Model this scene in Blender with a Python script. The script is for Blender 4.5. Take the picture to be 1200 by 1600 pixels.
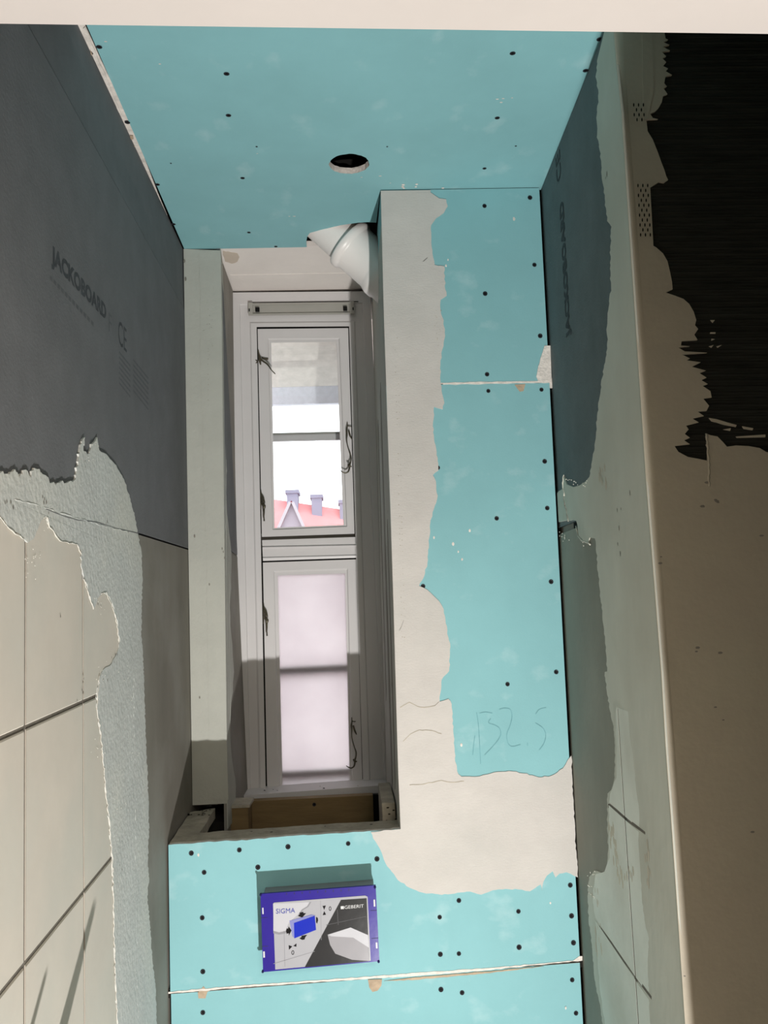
import bpy, bmesh, math, random
from mathutils import Vector, Matrix
from mathutils.geometry import tessellate_polygon
for o in list(bpy.data.objects): bpy.data.objects.remove(o)
C = bpy.context.scene.collection
random.seed(7)
V = Vector
# ------------------------------------------------------------------ camera
F = 1362.68
CAM = V((0, 0, 1.55))
RX = V((0.99822334, -0.04552852, -0.0384358))
UP = V((0.03367937, -0.10098846, 0.99431737))
FW = V((0.04915137, 0.9938453, 0.09927566))
cd = bpy.data.cameras.new('camera'); cam = bpy.data.objects.new('camera', cd); C.objects.link(cam)
cam.matrix_world = Matrix((( RX.x, UP.x, -FW.x, CAM.x), (RX.y, UP.y, -FW.y, CAM.y), (RX.z, UP.z, -FW.z, CAM.z), (0, 0, 0, 1)))
cd.sensor_fit = 'VERTICAL'; cd.sensor_height = 36.0; cd.lens = 36.0 * F / 1600.0; cd.clip_start = 0.02; cd.clip_end = 200
bpy.context.scene.camera = cam
# ------------------------------------------------------------------ sky, lamp, exposure
w = bpy.data.worlds.new('overcast_sky'); bpy.context.scene.world = w; w.use_nodes = True
bg = w.node_tree.nodes['Background']; bg.inputs['Color'].default_value = (0.97, 0.98, 1.0, 1); bg.inputs['Strength'].default_value = 3.1
LAMP = V((0.305, -0.30, 0.03))          # work lamp standing on the hall floor
ld = bpy.data.lights.new('work_lamp', 'SPOT'); ld.energy = 250; ld.color = (1.0, 0.978, 0.945)
ld.shadow_soft_size = 0.018; ld.spot_size = math.radians(104); ld.spot_blend = 1.0
lo = bpy.data.objects.new('work_lamp', ld); C.objects.link(lo); lo.location = LAMP
lo.rotation_euler = (V((-0.08, 1.75, 1.98)) - LAMP).to_track_quat('-Z', 'Y').to_euler()
hd = bpy.data.lights.new('hall_fill_light', 'AREA'); hd.shape = 'DISK'; hd.size = 0.7; hd.energy = 46; hd.color = (1.0, 0.92, 0.82)  # unseen soft fill, added to lift the ambient light
ho = bpy.data.objects.new('hall_fill_light', hd); C.objects.link(ho); ho.location = (0.55, -1.5, 2.56)
vs = bpy.context.scene.view_settings
vs.view_transform = 'Standard'; vs.look = 'None'; vs.exposure = 0.0; vs.gamma = 1.0; vs.use_curve_mapping = False

# ------------------------------------------------------------------ dimensions (metres)
xL, zC, D1, D2 = -0.3575, 2.4045, 1.75, 2.0376
XR = 0.4367; zb = 1.0986

class Plane:
    def __init__(s, p, n): s.p = V(p); s.n = V(n).normalized()
    def off(s, d): return Plane(s.p + s.n * d, s.n)
    def at(s, px, py):                       # point of this plane seen at a picture position
        d = FW + RX * ((px - 600) / F) - UP * ((py - 800) / F)
        return CAM + d * ((s.p - CAM).dot(s.n) / d.dot(s.n))
PL = Plane((xL, 0, 0), (1, 0, 0)); PB = Plane((0, D1, 0), (0, -1, 0)); PC = Plane((0, 0, zC), (0, 0, -1)); PP = Plane((0, D2, 0), (0, -1, 0))
def PY(y): return Plane((0, y, 0), (0, -1, 0))
_a, _b, _c = PB.at(845, 293), PB.at(912, 1560), PC.at(937, 58)
_n = (_b - _a).cross(_c - _a).normalized()
if _n.x > 0: _n = -_n
PR = Plane(_a, _n)
QPX = [(959, 40), (964, 100), (972, 175), (985, 375), (995, 525), (1010, 750), (1022, 900), (1034, 1050), (1041, 1170), (1050, 1290), (1060, 1435), (1071, 1600)]
Q = [PR.at(*q) for q in QPX]
def ext(a, b, z): return a + (b - a) * ((z - a.z) / (b.z - a.z))
Qtop = ext(Q[1], Q[0], zC - .001); Qbot = ext(Q[-2], Q[-1], 0.0)
QQ = [Qtop] + [q for q in Q if q.z < zC - .01] + [Qbot]
_d = Q[-1] - Q[1]; _n = V((1, 0, 0)).cross(_d).normalized()
if _n.y > 0: _n = -_n
PO = Plane((Q[1] + Q[6] + Q[-1]) / 3, _n)
def xr_in(z):                                # inner corner of the right wall at the cistern wall
    return ext(_a, _b, z).x

# ------------------------------------------------------------------ materials
def lin(c):
    c /= 255.0
    return c / 12.92 if c <= 0.04045 else ((c + 0.055) / 1.055) ** 2.4
def mat(name, rgb, rough=0.85, var=0.12, vscale=9, bump=0.15, bscale=120, spec=0.25, metal=0.0, tint=None, tscale=3.0, tmix=0.0, stretch=None, coat=0.0, scuff=None):
    m = bpy.data.materials.new(name); m.use_nodes = True; nt = m.node_tree; N = nt.nodes; L = nt.links
    b = N['Principled BSDF']; b.inputs['Roughness'].default_value = rough; b.inputs['Specular IOR Level'].default_value = spec; b.inputs['Metallic'].default_value = metal
    b.inputs['Coat Weight'].default_value = coat
    tc = N.new('ShaderNodeTexCoord'); mp = N.new('ShaderNodeMapping'); L.new(tc.outputs['Object'], mp.inputs['Vector'])
    if stretch: mp.inputs['Scale'].default_value = stretch
    n1 = N.new('ShaderNodeTexNoise'); n1.inputs['Scale'].default_value = vscale; n1.inputs['Detail'].default_value = 6; n1.inputs['Roughness'].default_value = 0.62
    L.new(mp.outputs['Vector'], n1.inputs['Vector'])
    r = N.new('ShaderNodeValToRGB'); e = r.color_ramp.elements
    e[0].position = 0.3; e[1].position = 0.7
    e[0].color = tuple(c * (1 - var) for c in rgb) + (1,); e[1].color = tuple(min(1, c * (1 + var)) for c in rgb) + (1,)
    L.new(n1.outputs['Fac'], r.inputs['Fac']); col = r.outputs['Color']
    def overlay(colr, scale, lo_, hi_, amt, stretch2=(1, 1, 1), detail=5):
        nonlocal col
        mp2 = N.new('ShaderNodeMapping'); mp2.inputs['Scale'].default_value = stretch2; L.new(tc.outputs['Object'], mp2.inputs['Vector'])
        n2 = N.new('ShaderNodeTexNoise'); n2.inputs['Scale'].default_value = scale; n2.inputs['Detail'].default_value = detail; L.new(mp2.outputs['Vector'], n2.inputs['Vector'])
        mr = N.new('ShaderNodeMapRange'); mr.inputs['From Min'].default_value = lo_; mr.inputs['From Max'].default_value = hi_; mr.inputs['To Max'].default_value = amt
        L.new(n2.outputs['Fac'], mr.inputs['Value'])
        mx = N.new('ShaderNodeMix'); mx.data_type = 'RGBA'; L.new(mr.outputs['Result'], mx.inputs['Factor']); L.new(col, mx.inputs['A']); mx.inputs['B'].default_value = tuple(colr) + (1,)
        col = mx.outputs['Result']
    if tint: overlay(tint, tscale, 0.45, 0.7, tmix)
    if scuff: overlay(*scuff)
    L.new(col, b.inputs['Base Color'])
    if bump:
        nb = N.new('ShaderNodeTexNoise'); nb.inputs['Scale'].default_value = bscale; nb.inputs['Detail'].default_value = 5; L.new(mp.outputs['Vector'], nb.inputs['Vector'])
        bp = N.new('ShaderNodeBump'); bp.inputs['Strength'].default_value = bump; bp.inputs['Distance'].default_value = 0.004
        L.new(nb.outputs['Fac'], bp.inputs['Height']); L.new(bp.outputs['Normal'], b.inputs['Normal'])
    return m
M = {}
M['blue'] = mat('blue_gypsum_paper', (0.242, 0.488, 0.520), 0.75, 0.05, 5, 0.06, 260, scuff=((0.60, 0.75, 0.77), 11, 0.60, 0.85, 0.42, (1.4, 1, 2.0), 12))
M['gyp'] = mat('gypsum_core', (0.74, 0.69, 0.64), 0.9, 0.18, 60, 0.5, 160)
M['torn'] = mat('torn_brown_paper', (0.46, 0.36, 0.26), 0.9, 0.2, 50, 0.4, 120)
M['cream'] = mat('cream_joint_plaster', (0.575, 0.545, 0.515), 0.85, 0.05, 14, 0.16, 190, tint=(0.50, 0.49, 0.46), tscale=5, tmix=0.5, stretch=(1, 1, 1.6))
M['pier'] = mat('grey_green_plaster', (0.46, 0.465, 0.42), 0.85, 0.05, 12, 0.2, 150)
M['putty'] = mat('grey_putty', (0.57, 0.585, 0.565), 0.85, 0.07, 16, 0.35, 110, tint=(0.63, 0.62, 0.55), tscale=4, tmix=0.6)
M['rim'] = mat('dry_putty_ridge', (0.66, 0.64, 0.58), 0.9, 0.12, 60, 0.5, 200)
M['tile'] = mat('beige_wall_tile', (0.66, 0.605, 0.53), 0.6, 0.05, 8, 0.06, 60, tint=(0.59, 0.58, 0.52), tscale=6, tmix=0.6)
M['grout'] = mat('dark_grout', (0.17, 0.15, 0.125), 0.95, 0.2, 70, 0.3, 150)
M['foam'] = mat('slate_backer_board', (0.155, 0.158, 0.165), 0.8, 0.10, 14, 0.14, 240)
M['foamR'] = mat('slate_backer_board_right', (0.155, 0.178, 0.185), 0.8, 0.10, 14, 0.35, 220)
M['dust'] = mat('dusty_backer_board', (0.225, 0.21, 0.18), 0.85, 0.12, 7, 0.15, 120, tint=(0.32, 0.31, 0.28), tscale=5, tmix=0.7, stretch=(1, 1, 0.35))
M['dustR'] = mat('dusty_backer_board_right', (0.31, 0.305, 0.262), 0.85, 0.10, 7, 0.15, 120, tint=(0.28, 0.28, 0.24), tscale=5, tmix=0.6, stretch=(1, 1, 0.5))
M['strip'] = mat('right_wall_plaster', (0.65, 0.65, 0.575), 0.85, 0.06, 8, 0.1, 60, tint=(0.56, 0.54, 0.46), tscale=4, tmix=0.7, stretch=(1, 1, 0.4))
M['tileR'] = mat('pale_wall_tile', (0.80, 0.82, 0.75), 0.7, 0.05, 8, 0.08, 60, tint=(0.60, 0.59, 0.51), tscale=5, tmix=0.7)
M['outer'] = mat('brown_plaster', (0.61, 0.555, 0.455), 0.85, 0.07, 5, 0.2, 60, tint=(0.64, 0.61, 0.49), tscale=3, tmix=0.7)  # plaster of the outer face, plain warm brown
M['black'] = mat('black_ribbed_board', (0.030, 0.030, 0.026), 0.85, 0.35, 40, 0.6, 130, stretch=(0.25, 1, 2.2))
M['white'] = mat('white_window_paint', (0.67, 0.65, 0.65), 0.4, 0.03, 6, 0.05, 60, spec=0.4)
M['lintel'] = mat('warm_white_door_paint', (0.60, 0.55, 0.52), 0.5, 0.03, 6, 0.05, 60)
M['soffit'] = mat('white_niche_plaster', (0.80, 0.75, 0.71), 0.8, 0.04, 8, 0.2, 60)
M['stain'] = mat('tan_plaster_patch', (0.58, 0.50, 0.42), 0.85, 0.05, 20, 0.2, 90)
M['wood'] = mat('raw_timber', (0.215, 0.145, 0.066), 0.7, 0.16, 6, 0.2, 60, stretch=(1, 1, 7))
M['woodpale'] = mat('plaster_dusted_timber', (0.40, 0.36, 0.29), 0.85, 0.25, 26, 0.5, 110)
M['cavity'] = mat('cavity_shade_and_specks', (0.014, 0.013, 0.011), 0.95, 0.2, 10, 0.2, 40)  # near-black colour stands in for shade in voids and gaps; also dark specks
M['masonry'] = mat('rough_masonry', (0.30, 0.28, 0.25), 0.95, 0.15, 8, 0.4, 30)
M['hall'] = mat('hall_wall_paint', (0.62, 0.57, 0.50), 0.9, 0.04, 4, 0.1, 60)
M['floor'] = mat('dusty_floor', (0.33, 0.31, 0.28), 0.9, 0.15, 5, 0.2, 40)
M['duct'] = mat('white_plastic_duct', (0.87, 0.83, 0.80), 0.35, 0.03, 5, 0.02, 40, spec=0.5)
M['bronze'] = mat('aged_bronze', (0.10, 0.088, 0.060), 0.38, 0.3, 60, 0.2, 90, spec=0.6, metal=0.6)
M['alu'] = mat('grey_metal_rail', (0.44, 0.43, 0.395), 0.45, 0.05, 10, 0.03, 60, metal=0.25)
M['screw'] = mat('black_screw_head', (0.022, 0.022, 0.030), 0.5, 0.2, 80, 0.0)
M['socket'] = mat('black_screw_recess', (0.004, 0.004, 0.004), 0.8, 0.1, 20, 0.0)
M['ink'] = mat('dark_slate_ink', (0.062, 0.068, 0.075), 0.8, 0.3, 60, 0.0)
M['inkfaint'] = mat('faint_slate_ink', (0.116, 0.120, 0.126), 0.8, 0.1, 60, 0.0)
M['pencil'] = mat('pencil_graphite', (0.16, 0.37, 0.41), 0.7, 0.2, 60, 0.0)
M['purple'] = mat('purple_plastic', (0.032, 0.020, 0.25), 0.2, 0.08, 8, 0.02, 60, spec=0.15)
M['purpledark'] = mat('dark_violet_line', (0.012, 0.008, 0.08), 0.5, 0.1, 8, 0.0)
M['bodygrey'] = mat('grey_plastic_body', (0.25, 0.25, 0.26), 0.5, 0.05, 8, 0.0)
for nm, c in dict(card=(0.52, 0.52, 0.56), cardwhite=(0.68, 0.68, 0.73), carddark=(0.035, 0.035, 0.037), print_black=(0.01, 0.01, 0.012), print_blue=(0.015, 0.035, 0.58), print_lilac=(0.30, 0.32, 0.66), print_navy=(0.07, 0.09, 0.45), print_white=(0.85, 0.85, 0.87), print_grey=(0.42, 0.41, 0.44), print_mid=(0.13, 0.13, 0.14), print_line=(0.36, 0.36, 0.39)).items():
    M[nm] = mat(nm + '_ink', tuple(k * .74 for k in c), 0.14, 0.03, 20, 0.03, 45, spec=0.3)
M['roof'] = mat('red_roof_tiles', (0.80, 0.30, 0.31), 0.9, 0.06, 4, 0.0)
M['render'] = mat('pale_house_render', (0.40, 0.34, 0.395), 0.9, 0.04, 2, 0.0)
M['verge'] = mat('white_verge_board', (0.47, 0.42, 0.46), 0.9, 0.02, 2, 0.0)
M['chimney'] = mat('grey_chimney', (0.27, 0.27, 0.355), 0.9, 0.05, 2, 0.0)
M['ground'] = mat('street_ground', (0.34, 0.33, 0.32), 0.95, 0.1, 1, 0.0)
M['eave'] = mat('beige_eave_soffit', (0.74, 0.675, 0.625), 0.9, 0.10, 38, 0.4, 60)
M['fascia'] = mat('lavender_fascia', (0.84, 0.83, 0.92), 0.8, 0.08, 60, 0.1, 60)
def glass():
    m = bpy.data.materials.new('clear_window_glass'); m.use_nodes = True; nt = m.node_tree; N = nt.nodes; L = nt.links
    N.remove(N['Principled BSDF']); out = N['Material Output']
    t = N.new('ShaderNodeBsdfTransparent'); t.inputs['Color'].default_value = (0.95, 0.96, 0.96, 1)
    g = N.new('ShaderNodeBsdfGlossy'); g.inputs['Roughness'].default_value = 0.03
    f = N.new('ShaderNodeFresnel'); f.inputs['IOR'].default_value = 1.45
    x = N.new('ShaderNodeMixShader'); L.new(f.outputs['Fac'], x.inputs['Fac']); L.new(t.outputs[0], x.inputs[1]); L.new(g.outputs[0], x.inputs[2]); L.new(x.outputs[0], out.inputs['Surface'])
    return m
M['glass'] = glass()
def frosted():
    m = bpy.data.materials.new('frosted_window_film'); m.use_nodes = True; nt = m.node_tree; N = nt.nodes; L = nt.links
    N.remove(N['Principled BSDF']); out = N['Material Output']
    tc = N.new('ShaderNodeTexCoord'); n = N.new('ShaderNodeTexNoise'); n.inputs['Scale'].default_value = 7; n.inputs['Detail'].default_value = 4; L.new(tc.outputs['Object'], n.inputs['Vector'])
    r = N.new('ShaderNodeValToRGB'); r.color_ramp.elements[0].color = (0.80, 0.765, 0.78, 1); r.color_ramp.elements[1].color = (0.86, 0.83, 0.84, 1)
    r.color_ramp.elements[0].position = .35; r.color_ramp.elements[1].position = .65; L.new(n.outputs['Fac'], r.inputs['Fac'])
    t = N.new('ShaderNodeBsdfTranslucent'); L.new(r.outputs['Color'], t.inputs['Color'])
    d = N.new('ShaderNodeBsdfDiffuse'); d.inputs['Color'].default_value = (0.5, 0.5, 0.5, 1)
    x = N.new('ShaderNodeMixShader'); x.inputs['Fac'].default_value = 0.08; L.new(t.outputs[0], x.inputs[1]); L.new(d.outputs[0], x.inputs[2]); L.new(x.outputs[0], out.inputs['Surface'])
    return m
M['frost'] = frosted()

# ------------------------------------------------------------------ helpers
def link(name, me, parent=None):
    o = bpy.data.objects.new(name, me); C.objects.link(o)
    if parent is not None:
        o.parent = parent; o.matrix_parent_inverse = parent.matrix_basis.inverted()
    return o
def structure(o): o['kind'] = 'structure'; return o
def thing(o, label, cat, group=None):
    o['label'] = label; o['category'] = cat
    if group: o['group'] = group
    return o
def empty(name, loc):
    o = bpy.data.objects.new(name, None); C.objects.link(o); o.location = loc; o.empty_display_size = .05
    o.matrix_basis = Matrix.Translation(V(loc)); return o
def mesh(name, verts, faces, mats, parent=None, idx=None, smooth=False):
    me = bpy.data.meshes.new(name); me.from_pydata([tuple(v) for v in verts], [], faces)
    if not isinstance(mats, (list, tuple)): mats = [mats]
    for m in mats: me.materials.append(M[m] if isinstance(m, str) else m)
    if idx:
        for p, i in zip(me.polygons, idx): p.material_index = i
    bm = bmesh.new(); bm.from_mesh(me); bmesh.ops.recalc_face_normals(bm, faces=bm.faces); bm.to_mesh(me); bm.free()
    if smooth:
        for p in me.polygons: p.use_smooth = True
    me.update(); return link(name, me, parent)
def plate(name, loop, n, t, mats, parent=None, holes=()):
    """a slab with any outline (and holes): front face on the loop, thickness t behind it"""
    loops = [loop] + list(holes); flat = [v for l in loops for v in l]; k = len(flat)
    n = V(n).normalized()
    a = V((0, 0, 1)) if abs(n.z) < .9 else V((0, 1, 0))
    u = a.cross(n).normalized(); v_ = n.cross(u)
    tri = tessellate_polygon([[V((p.dot(u), p.dot(v_), 0)) for p in l] for l in loops])
    verts = flat + [p - n * t for p in flat]; faces = []; idx = []
    for f in tri:
        faces.append(tuple(f)); idx.append(0); faces.append(tuple(i + k for i in reversed(f))); idx.append(0)
    s = 0
    for l in loops:
        m_ = len(l)
        for i in range(m_):
            a_, b_ = s + i, s + (i + 1) % m_; faces.append((a_, b_, b_ + k, a_ + k)); idx.append(1 if isinstance(mats, (list, tuple)) and len(mats) > 1 else 0)
        s += m_
    return mesh(name, verts, faces, mats, parent, idx)
def box_(name, lo_, hi_, m, parent=None, bev=0.0):
    bm = bmesh.new(); bmesh.ops.create_cube(bm, size=1)
    for v in bm.verts: v.co = V([lo_[i] + (v.co[i] + .5) * (hi_[i] - lo_[i]) for i in range(3)])
    if bev: bmesh.ops.bevel(bm, geom=list(bm.edges), offset=bev, segments=2, affect='EDGES', profile=.5)
    me = bpy.data.meshes.new(name); bm.to_mesh(me); bm.free(); me.materials.append(M[m]); return link(name, me, parent)
def boxes(name, bl, m, parent=None):
    verts = []; faces = []
    for lo_, hi_ in bl:
        s = len(verts)
        for x in (lo_[0], hi_[0]):
            for y in (lo_[1], hi_[1]):
                for z in (lo_[2], hi_[2]): verts.append(V((x, y, z)))
        faces += [tuple(s + i for i in f) for f in ((0, 1, 3, 2), (4, 6, 7, 5), (0, 4, 5, 1), (2, 3, 7, 6), (0, 2, 6, 4), (1, 5, 7, 3))]
    return mesh(name, verts, faces, m, parent)
def jag(pts, amp, step=5, seed=0, bias=(1, 1)):
    """roughen a polyline drawn in picture units: subdivide and shake it"""
    rnd = random.Random(seed); out = [pts[0]]
    for a, b in zip(pts, pts[1:]):
        n = max(1, int(math.hypot(b[0] - a[0], b[1] - a[1]) / step))
        for i in range(1, n + 1):
            t = i / n; k = amp if i < n else amp * .5
            out.append((a[0] + (b[0] - a[0]) * t + rnd.uniform(-k, k) * bias[0], a[1] + (b[1] - a[1]) * t + rnd.uniform(-k, k) * bias[1]))
    out[-1] = pts[-1]
    return out
def on(plane, pts): return [plane.at(*p) for p in pts]
def tube(name, pts, radii, m, parent=None, seg=10, smooth=True, caps=True):
    verts = []; faces = []; n = len(pts); pts = [V(p) for p in pts]
    if not isinstance(radii, (list, tuple)): radii = [radii] * n
    ref = None
    for i, p in enumerate(pts):
        d = (pts[min(i + 1, n - 1)] - pts[max(i - 1, 0)]).normalized()
        if ref is None:
            ref = d.orthogonal().normalized()
        ref = (ref - d * ref.dot(d)).normalized(); b = d.cross(ref)
        for k in range(seg):
            a = 2 * math.pi * k / seg; verts.append(p + (ref * math.cos(a) + b * math.sin(a)) * radii[i])
    for i in range(n - 1):
        for k in range(seg): faces.append((i * seg + k, i * seg + (k + 1) % seg, (i + 1) * seg + (k + 1) % seg, (i + 1) * seg + k))
    if caps: faces.append(tuple(range(seg))); faces.append(tuple(range((n - 1) * seg, n * seg)))
    return mesh(name, verts, faces, m, parent, smooth=smooth)
def smoothpath(pts, n=6):
    pts = [V(p) for p in pts]; out = []
    for i in range(len(pts) - 1):
        p0, p1, p2, p3 = pts[max(i - 1, 0)], pts[i], pts[i + 1], pts[min(i + 2, len(pts) - 1)]
        for k in range(n):
            t = k / n; out.append(.5 * ((2 * p1) + (p2 - p0) * t + (2 * p0 - 5 * p1 + 4 * p2 - p3) * t * t + (3 * p1 - p0 - 3 * p2 + p3) * t ** 3))
    return out + [pts[-1]]
def ring(name, loops, m, parent=None):
    """bridge successive four-cornered loops (a moulded frame)"""
    verts = [p for l in loops for p in l]; faces = []
    for i in range(len(loops) - 1):
        for k in range(4): faces.append((i * 4 + k, i * 4 + (k + 1) % 4, (i + 1) * 4 + (k + 1) % 4, (i + 1) * 4 + k))
    return mesh(name, verts, faces, m, parent)
def text(name, s, org, right, up, height, width, m, parent, bold=0.0, spacing=1.0):
    cu = bpy.data.curves.new('t', 'FONT'); cu.body = s; cu.size = 1; cu.offset = bold; cu.space_character = spacing; cu.resolution_u = 3
    to = bpy.data.objects.new('t', cu); C.objects.link(to); dg = bpy.context.evaluated_depsgraph_get(); dg.update()
    me = bpy.data.meshes.new_from_object(to.evaluated_get(dg)); bpy.data.objects.remove(to)
    xs = [v.co.x for v in me.vertices]; ys = [v.co.y for v in me.vertices]
    x0, x1, y0, y1 = min(xs), max(xs), min(ys), max(ys); org = V(org); right = V(right); up = V(up)
    for v in me.vertices: v.co = org + right * ((v.co.x - x0) / (x1 - x0) * width) + up * ((v.co.y - y0) / (y1 - y0) * height)
    me.materials.clear(); me.materials.append(M[m]); me.name = name
    for p in me.polygons: p.material_index = 0
    return link(name, me, parent)
# a drywall screw: dished head with a cross recess, one mesh shared by all
def screw_mesh(r):
    verts = []; faces = []; idx = []; S = 12
    for rr, z in ((r, 0.0006), (r * .85, 0.0009), (r * .42, 0.0002)):
        for k in range(S): a = 2 * math.pi * k / S; verts.append((rr * math.cos(a), rr * math.sin(a), z))
    for i in range(2):
        for k in range(S): faces.append((i * S + k, i * S + (k + 1) % S, (i + 1) * S + (k + 1) % S, (i + 1) * S + k)); idx.append(0)
    faces.append(tuple(range(2 * S, 3 * S))); idx.append(1)
    for (a, b) in ((.75, .14), (.14, .75)):
        s = len(verts); verts += [(-a * r, -b * r, .0010), (a * r, -b * r, .0010), (a * r, b * r, .0010), (-a * r, b * r, .0010)]; faces.append((s, s + 1, s + 2, s + 3)); idx.append(1)
    me = bpy.data.meshes.new('screw'); me.from_pydata(verts, [], faces); me.materials.append(M['screw']); me.materials.append(M['socket'])
    for p, i in zip(me.polygons, idx): p.material_index = i
    return me
SCREW = screw_mesh(0.0046)
def screws(board, plane, pts, scale=1.0):
    rot = plane.n.to_track_quat('Z', 'Y').to_matrix().to_4x4()
    for p in pts:
        o = bpy.data.objects.new('screw', SCREW); C.objects.link(o); o.parent = board
        o.matrix_parent_inverse = board.matrix_basis.inverted()
        o.matrix_basis = Matrix.Translation(plane.at(*p)) @ rot @ Matrix.Rotation(random.uniform(0, 1.5), 4, 'Z') @ Matrix.Scale(scale * random.uniform(.9, 1.1), 4)
def flecks(name, plane, pts, r, m, parent, asp=1.0, th=.0004):
    """small proud or dark crumbs too small to pick apart, joined"""
    verts = []; faces = []; rnd = random.Random(len(pts)); n = plane.n
    a = V((0, 0, 1)) if abs(n.z) < .9 else V((0, 1, 0)); u = a.cross(n).normalized(); v_ = n.cross(u)
    for p in pts:
        c = plane.at(*p); s = len(verts); rr = r * rnd.uniform(.6, 1.3); K = 6
        for k in range(K):
            q = 2 * math.pi * k / K; verts.append(c + u * (rr * math.cos(q)) * rnd.uniform(.8, 1.2) + v_ * (rr * asp * math.sin(q)))
        verts.append(c + n * th)
        for k in range(K): faces.append((s + k, s + (k + 1) % K, s + K))
    o = mesh(name, verts, faces, m, parent); o['kind'] = 'stuff'; return o
def ridge(name, plane, pts, r, m, parent, seed=1):
    """a crumbly bead of dried putty along a line"""
    pp = jag(pts, 1.1, 4, seed); rnd = random.Random(seed)
    P = [plane.at(*p) for p in pp]
    return tube(name, P, [r * rnd.uniform(.45, 1.35) for _ in P], m, parent, seg=6)

# ================================================================== SETTING
# ---- floor, hall behind the camera, doorway
structure(box_('floor', (-1.4, -2.6, -.1), (1.4, 2.75, 0), 'floor'))
structure(box_('wall_hall_left', (-1.4, -2.6, 0), (-1.3, .55, 2.6), 'hall'))
structure(box_('wall_hall_right', (1.3, -2.6, 0), (1.4, .55, 2.6), 'hall'))
structure(box_('wall_hall_back', (-1.3, -2.6, 0), (1.3, -2.5, 2.6), 'hall'))
hc = structure(box_('ceiling_hall', (-1.4, -2.6, 2.6), (1.4, .55, 2.7), 'hall'))
JL, JR = xL - .012, .3815; YD = .69
zh0, zh1 = PY(YD).at(0, 37).z, PY(YD).at(1200, 53).z
xh0, xh1 = PY(YD).at(0, 37).x, PY(YD).at(1200, 53).x
def zh(x): return zh0 + (zh1 - zh0) * (x - xh0) / (xh1 - xh0)
fw = structure(boxes('wall_front', [((-1.4, .55, 0), (JL - .02, .685, 2.75)), ((JR + .02, .55, 0), (1.4, .685, 2.75)), ((JL - .02, .55, 2.13), (JR + .02, .685, 2.75))], 'hall'))
tr = structure(empty('trim_1', (0, .62, 0)))
v8 = []
for y in (.54, YD):
    for x in (JL - .019, JR + .019):
        v8 += [V((x, y, zh(x))), V((x, y, 2.129))]
mesh('door_head', v8, [(0, 2, 3, 1), (4, 5, 7, 6), (0, 4, 6, 2), (1, 3, 7, 5), (0, 1, 5, 4), (2, 6, 7, 3)], 'lintel', tr)
box_('door_jamb', (JL - .019, .54, 0), (JL, YD, zh(JL) - .001), 'lintel', tr)
box_('door_jamb', (JR, .54, 0), (JR + .019, YD, zh(JR) - .001), 'lintel', tr)

# ---- left wall: masonry, three backer boards, old tiles, putty
wl = structure(box_('wall_left', (xL - .12, .692, 0), (xL - .030, 2.6, 2.75), 'masonry'))
seam1 = [PL.at(45, 40), PL.at(242, 402)]; zs1 = (seam1[0].z + seam1[1].z) / 2
sA, sB = PL.at(150, 813), PL.at(291, 857)
def zs2(y): return sA.z + (sB.z - sA.z) * (y - sA.y) / (sB.y - sA.y)
def lquad(y0, y1, za0, za1, zb0, zb1, x=xL): return [V((x, y0, za0)), V((x, y1, za1)), V((x, y1, zb1)), V((x, y0, zb0))]
y0L, y1L = .702, 2.32
bA = plate('backer_board', lquad(y0L, y1L, zs1 + .0012, zs1 + .0012, zC + .003, zC + .003), (1, 0, 0), .012, 'foam', wl)
for v_ in bA.data.vertices:
    if v_.co.y < 1 and v_.co.z > zs1 + .05: v_.co.x += PC.at(116, 34).x - xL
bB = plate('backer_board', lquad(y0L, y1L, zs2(y0L) + .002, zs2(y1L) + .002, zs1 - .0008, zs1 - .0008, xL + .0008), (1, 0, 0), .012, 'foam', wl)
bC = plate('backer_board', lquad(y0L, y1L, 0, 0, zs2(y0L) - .002, zs2(y1L) - .002), (1, 0, 0), .012, 'dust', wl)
# printed brand line on the middle board
b0, b1, bt = PL.at(79, 419), PL.at(165, 508), PL.at(82, 380)
rr = (b1 - b0); text('printed_lettering', 'JACKOBOARD', b0 + V((.0011, 0, 0)), rr.normalized(), (0, 0, 1), (bt.z - PL.at(82, 418).z), rr.length, 'ink', bB, bold=.045)
f0, f1 = PL.at(170, 517), PL.at(177, 524)
text('printed_letter', 'F', PL.at(169, 517) + V((.0011, 0, 0)), (0, 1, 0), (0, 0, 1), .03, .018, 'inkfaint', bB)
text('printed_mark', 'CE', PL.at(184, 537) + V((.0011, 0, 0)), (0, 1, 0), (0, 0, 1), .042, .055, 'ink', bB, spacing=1.0)
smears = []
rs = random.Random(3)
pl_ = PL.off(.0010)
for i in range(12):
    t = i / 12; smears.append([(78 + 70 * t, 430 + 76 * t), (82 + 70 * t, 434 + 76 * t), (82 + 70 * t, 441 + 76 * t), (78 + 70 * t, 436 + 76 * t)])
for cx, cy, n_, wd in ((186, 548, 7, 22), (208, 560, 7, 30)):
    for i in range(n_):
        yy = cy + i * 8; smears.append([(cx, yy), (cx + wd * .8, yy + wd * 1.0), (cx + wd * .8, yy + 3.5 + wd * 1.0), (cx, yy + 3.5)])
vv = []; ff = []
for s_ in smears:
    k = len(vv); vv += on(pl_, s_); ff.append((k, k + 1, k + 2, k + 3))
o = mesh('faded_print', vv, ff, 'inkfaint', bB); o['kind'] = 'stuff'
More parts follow.
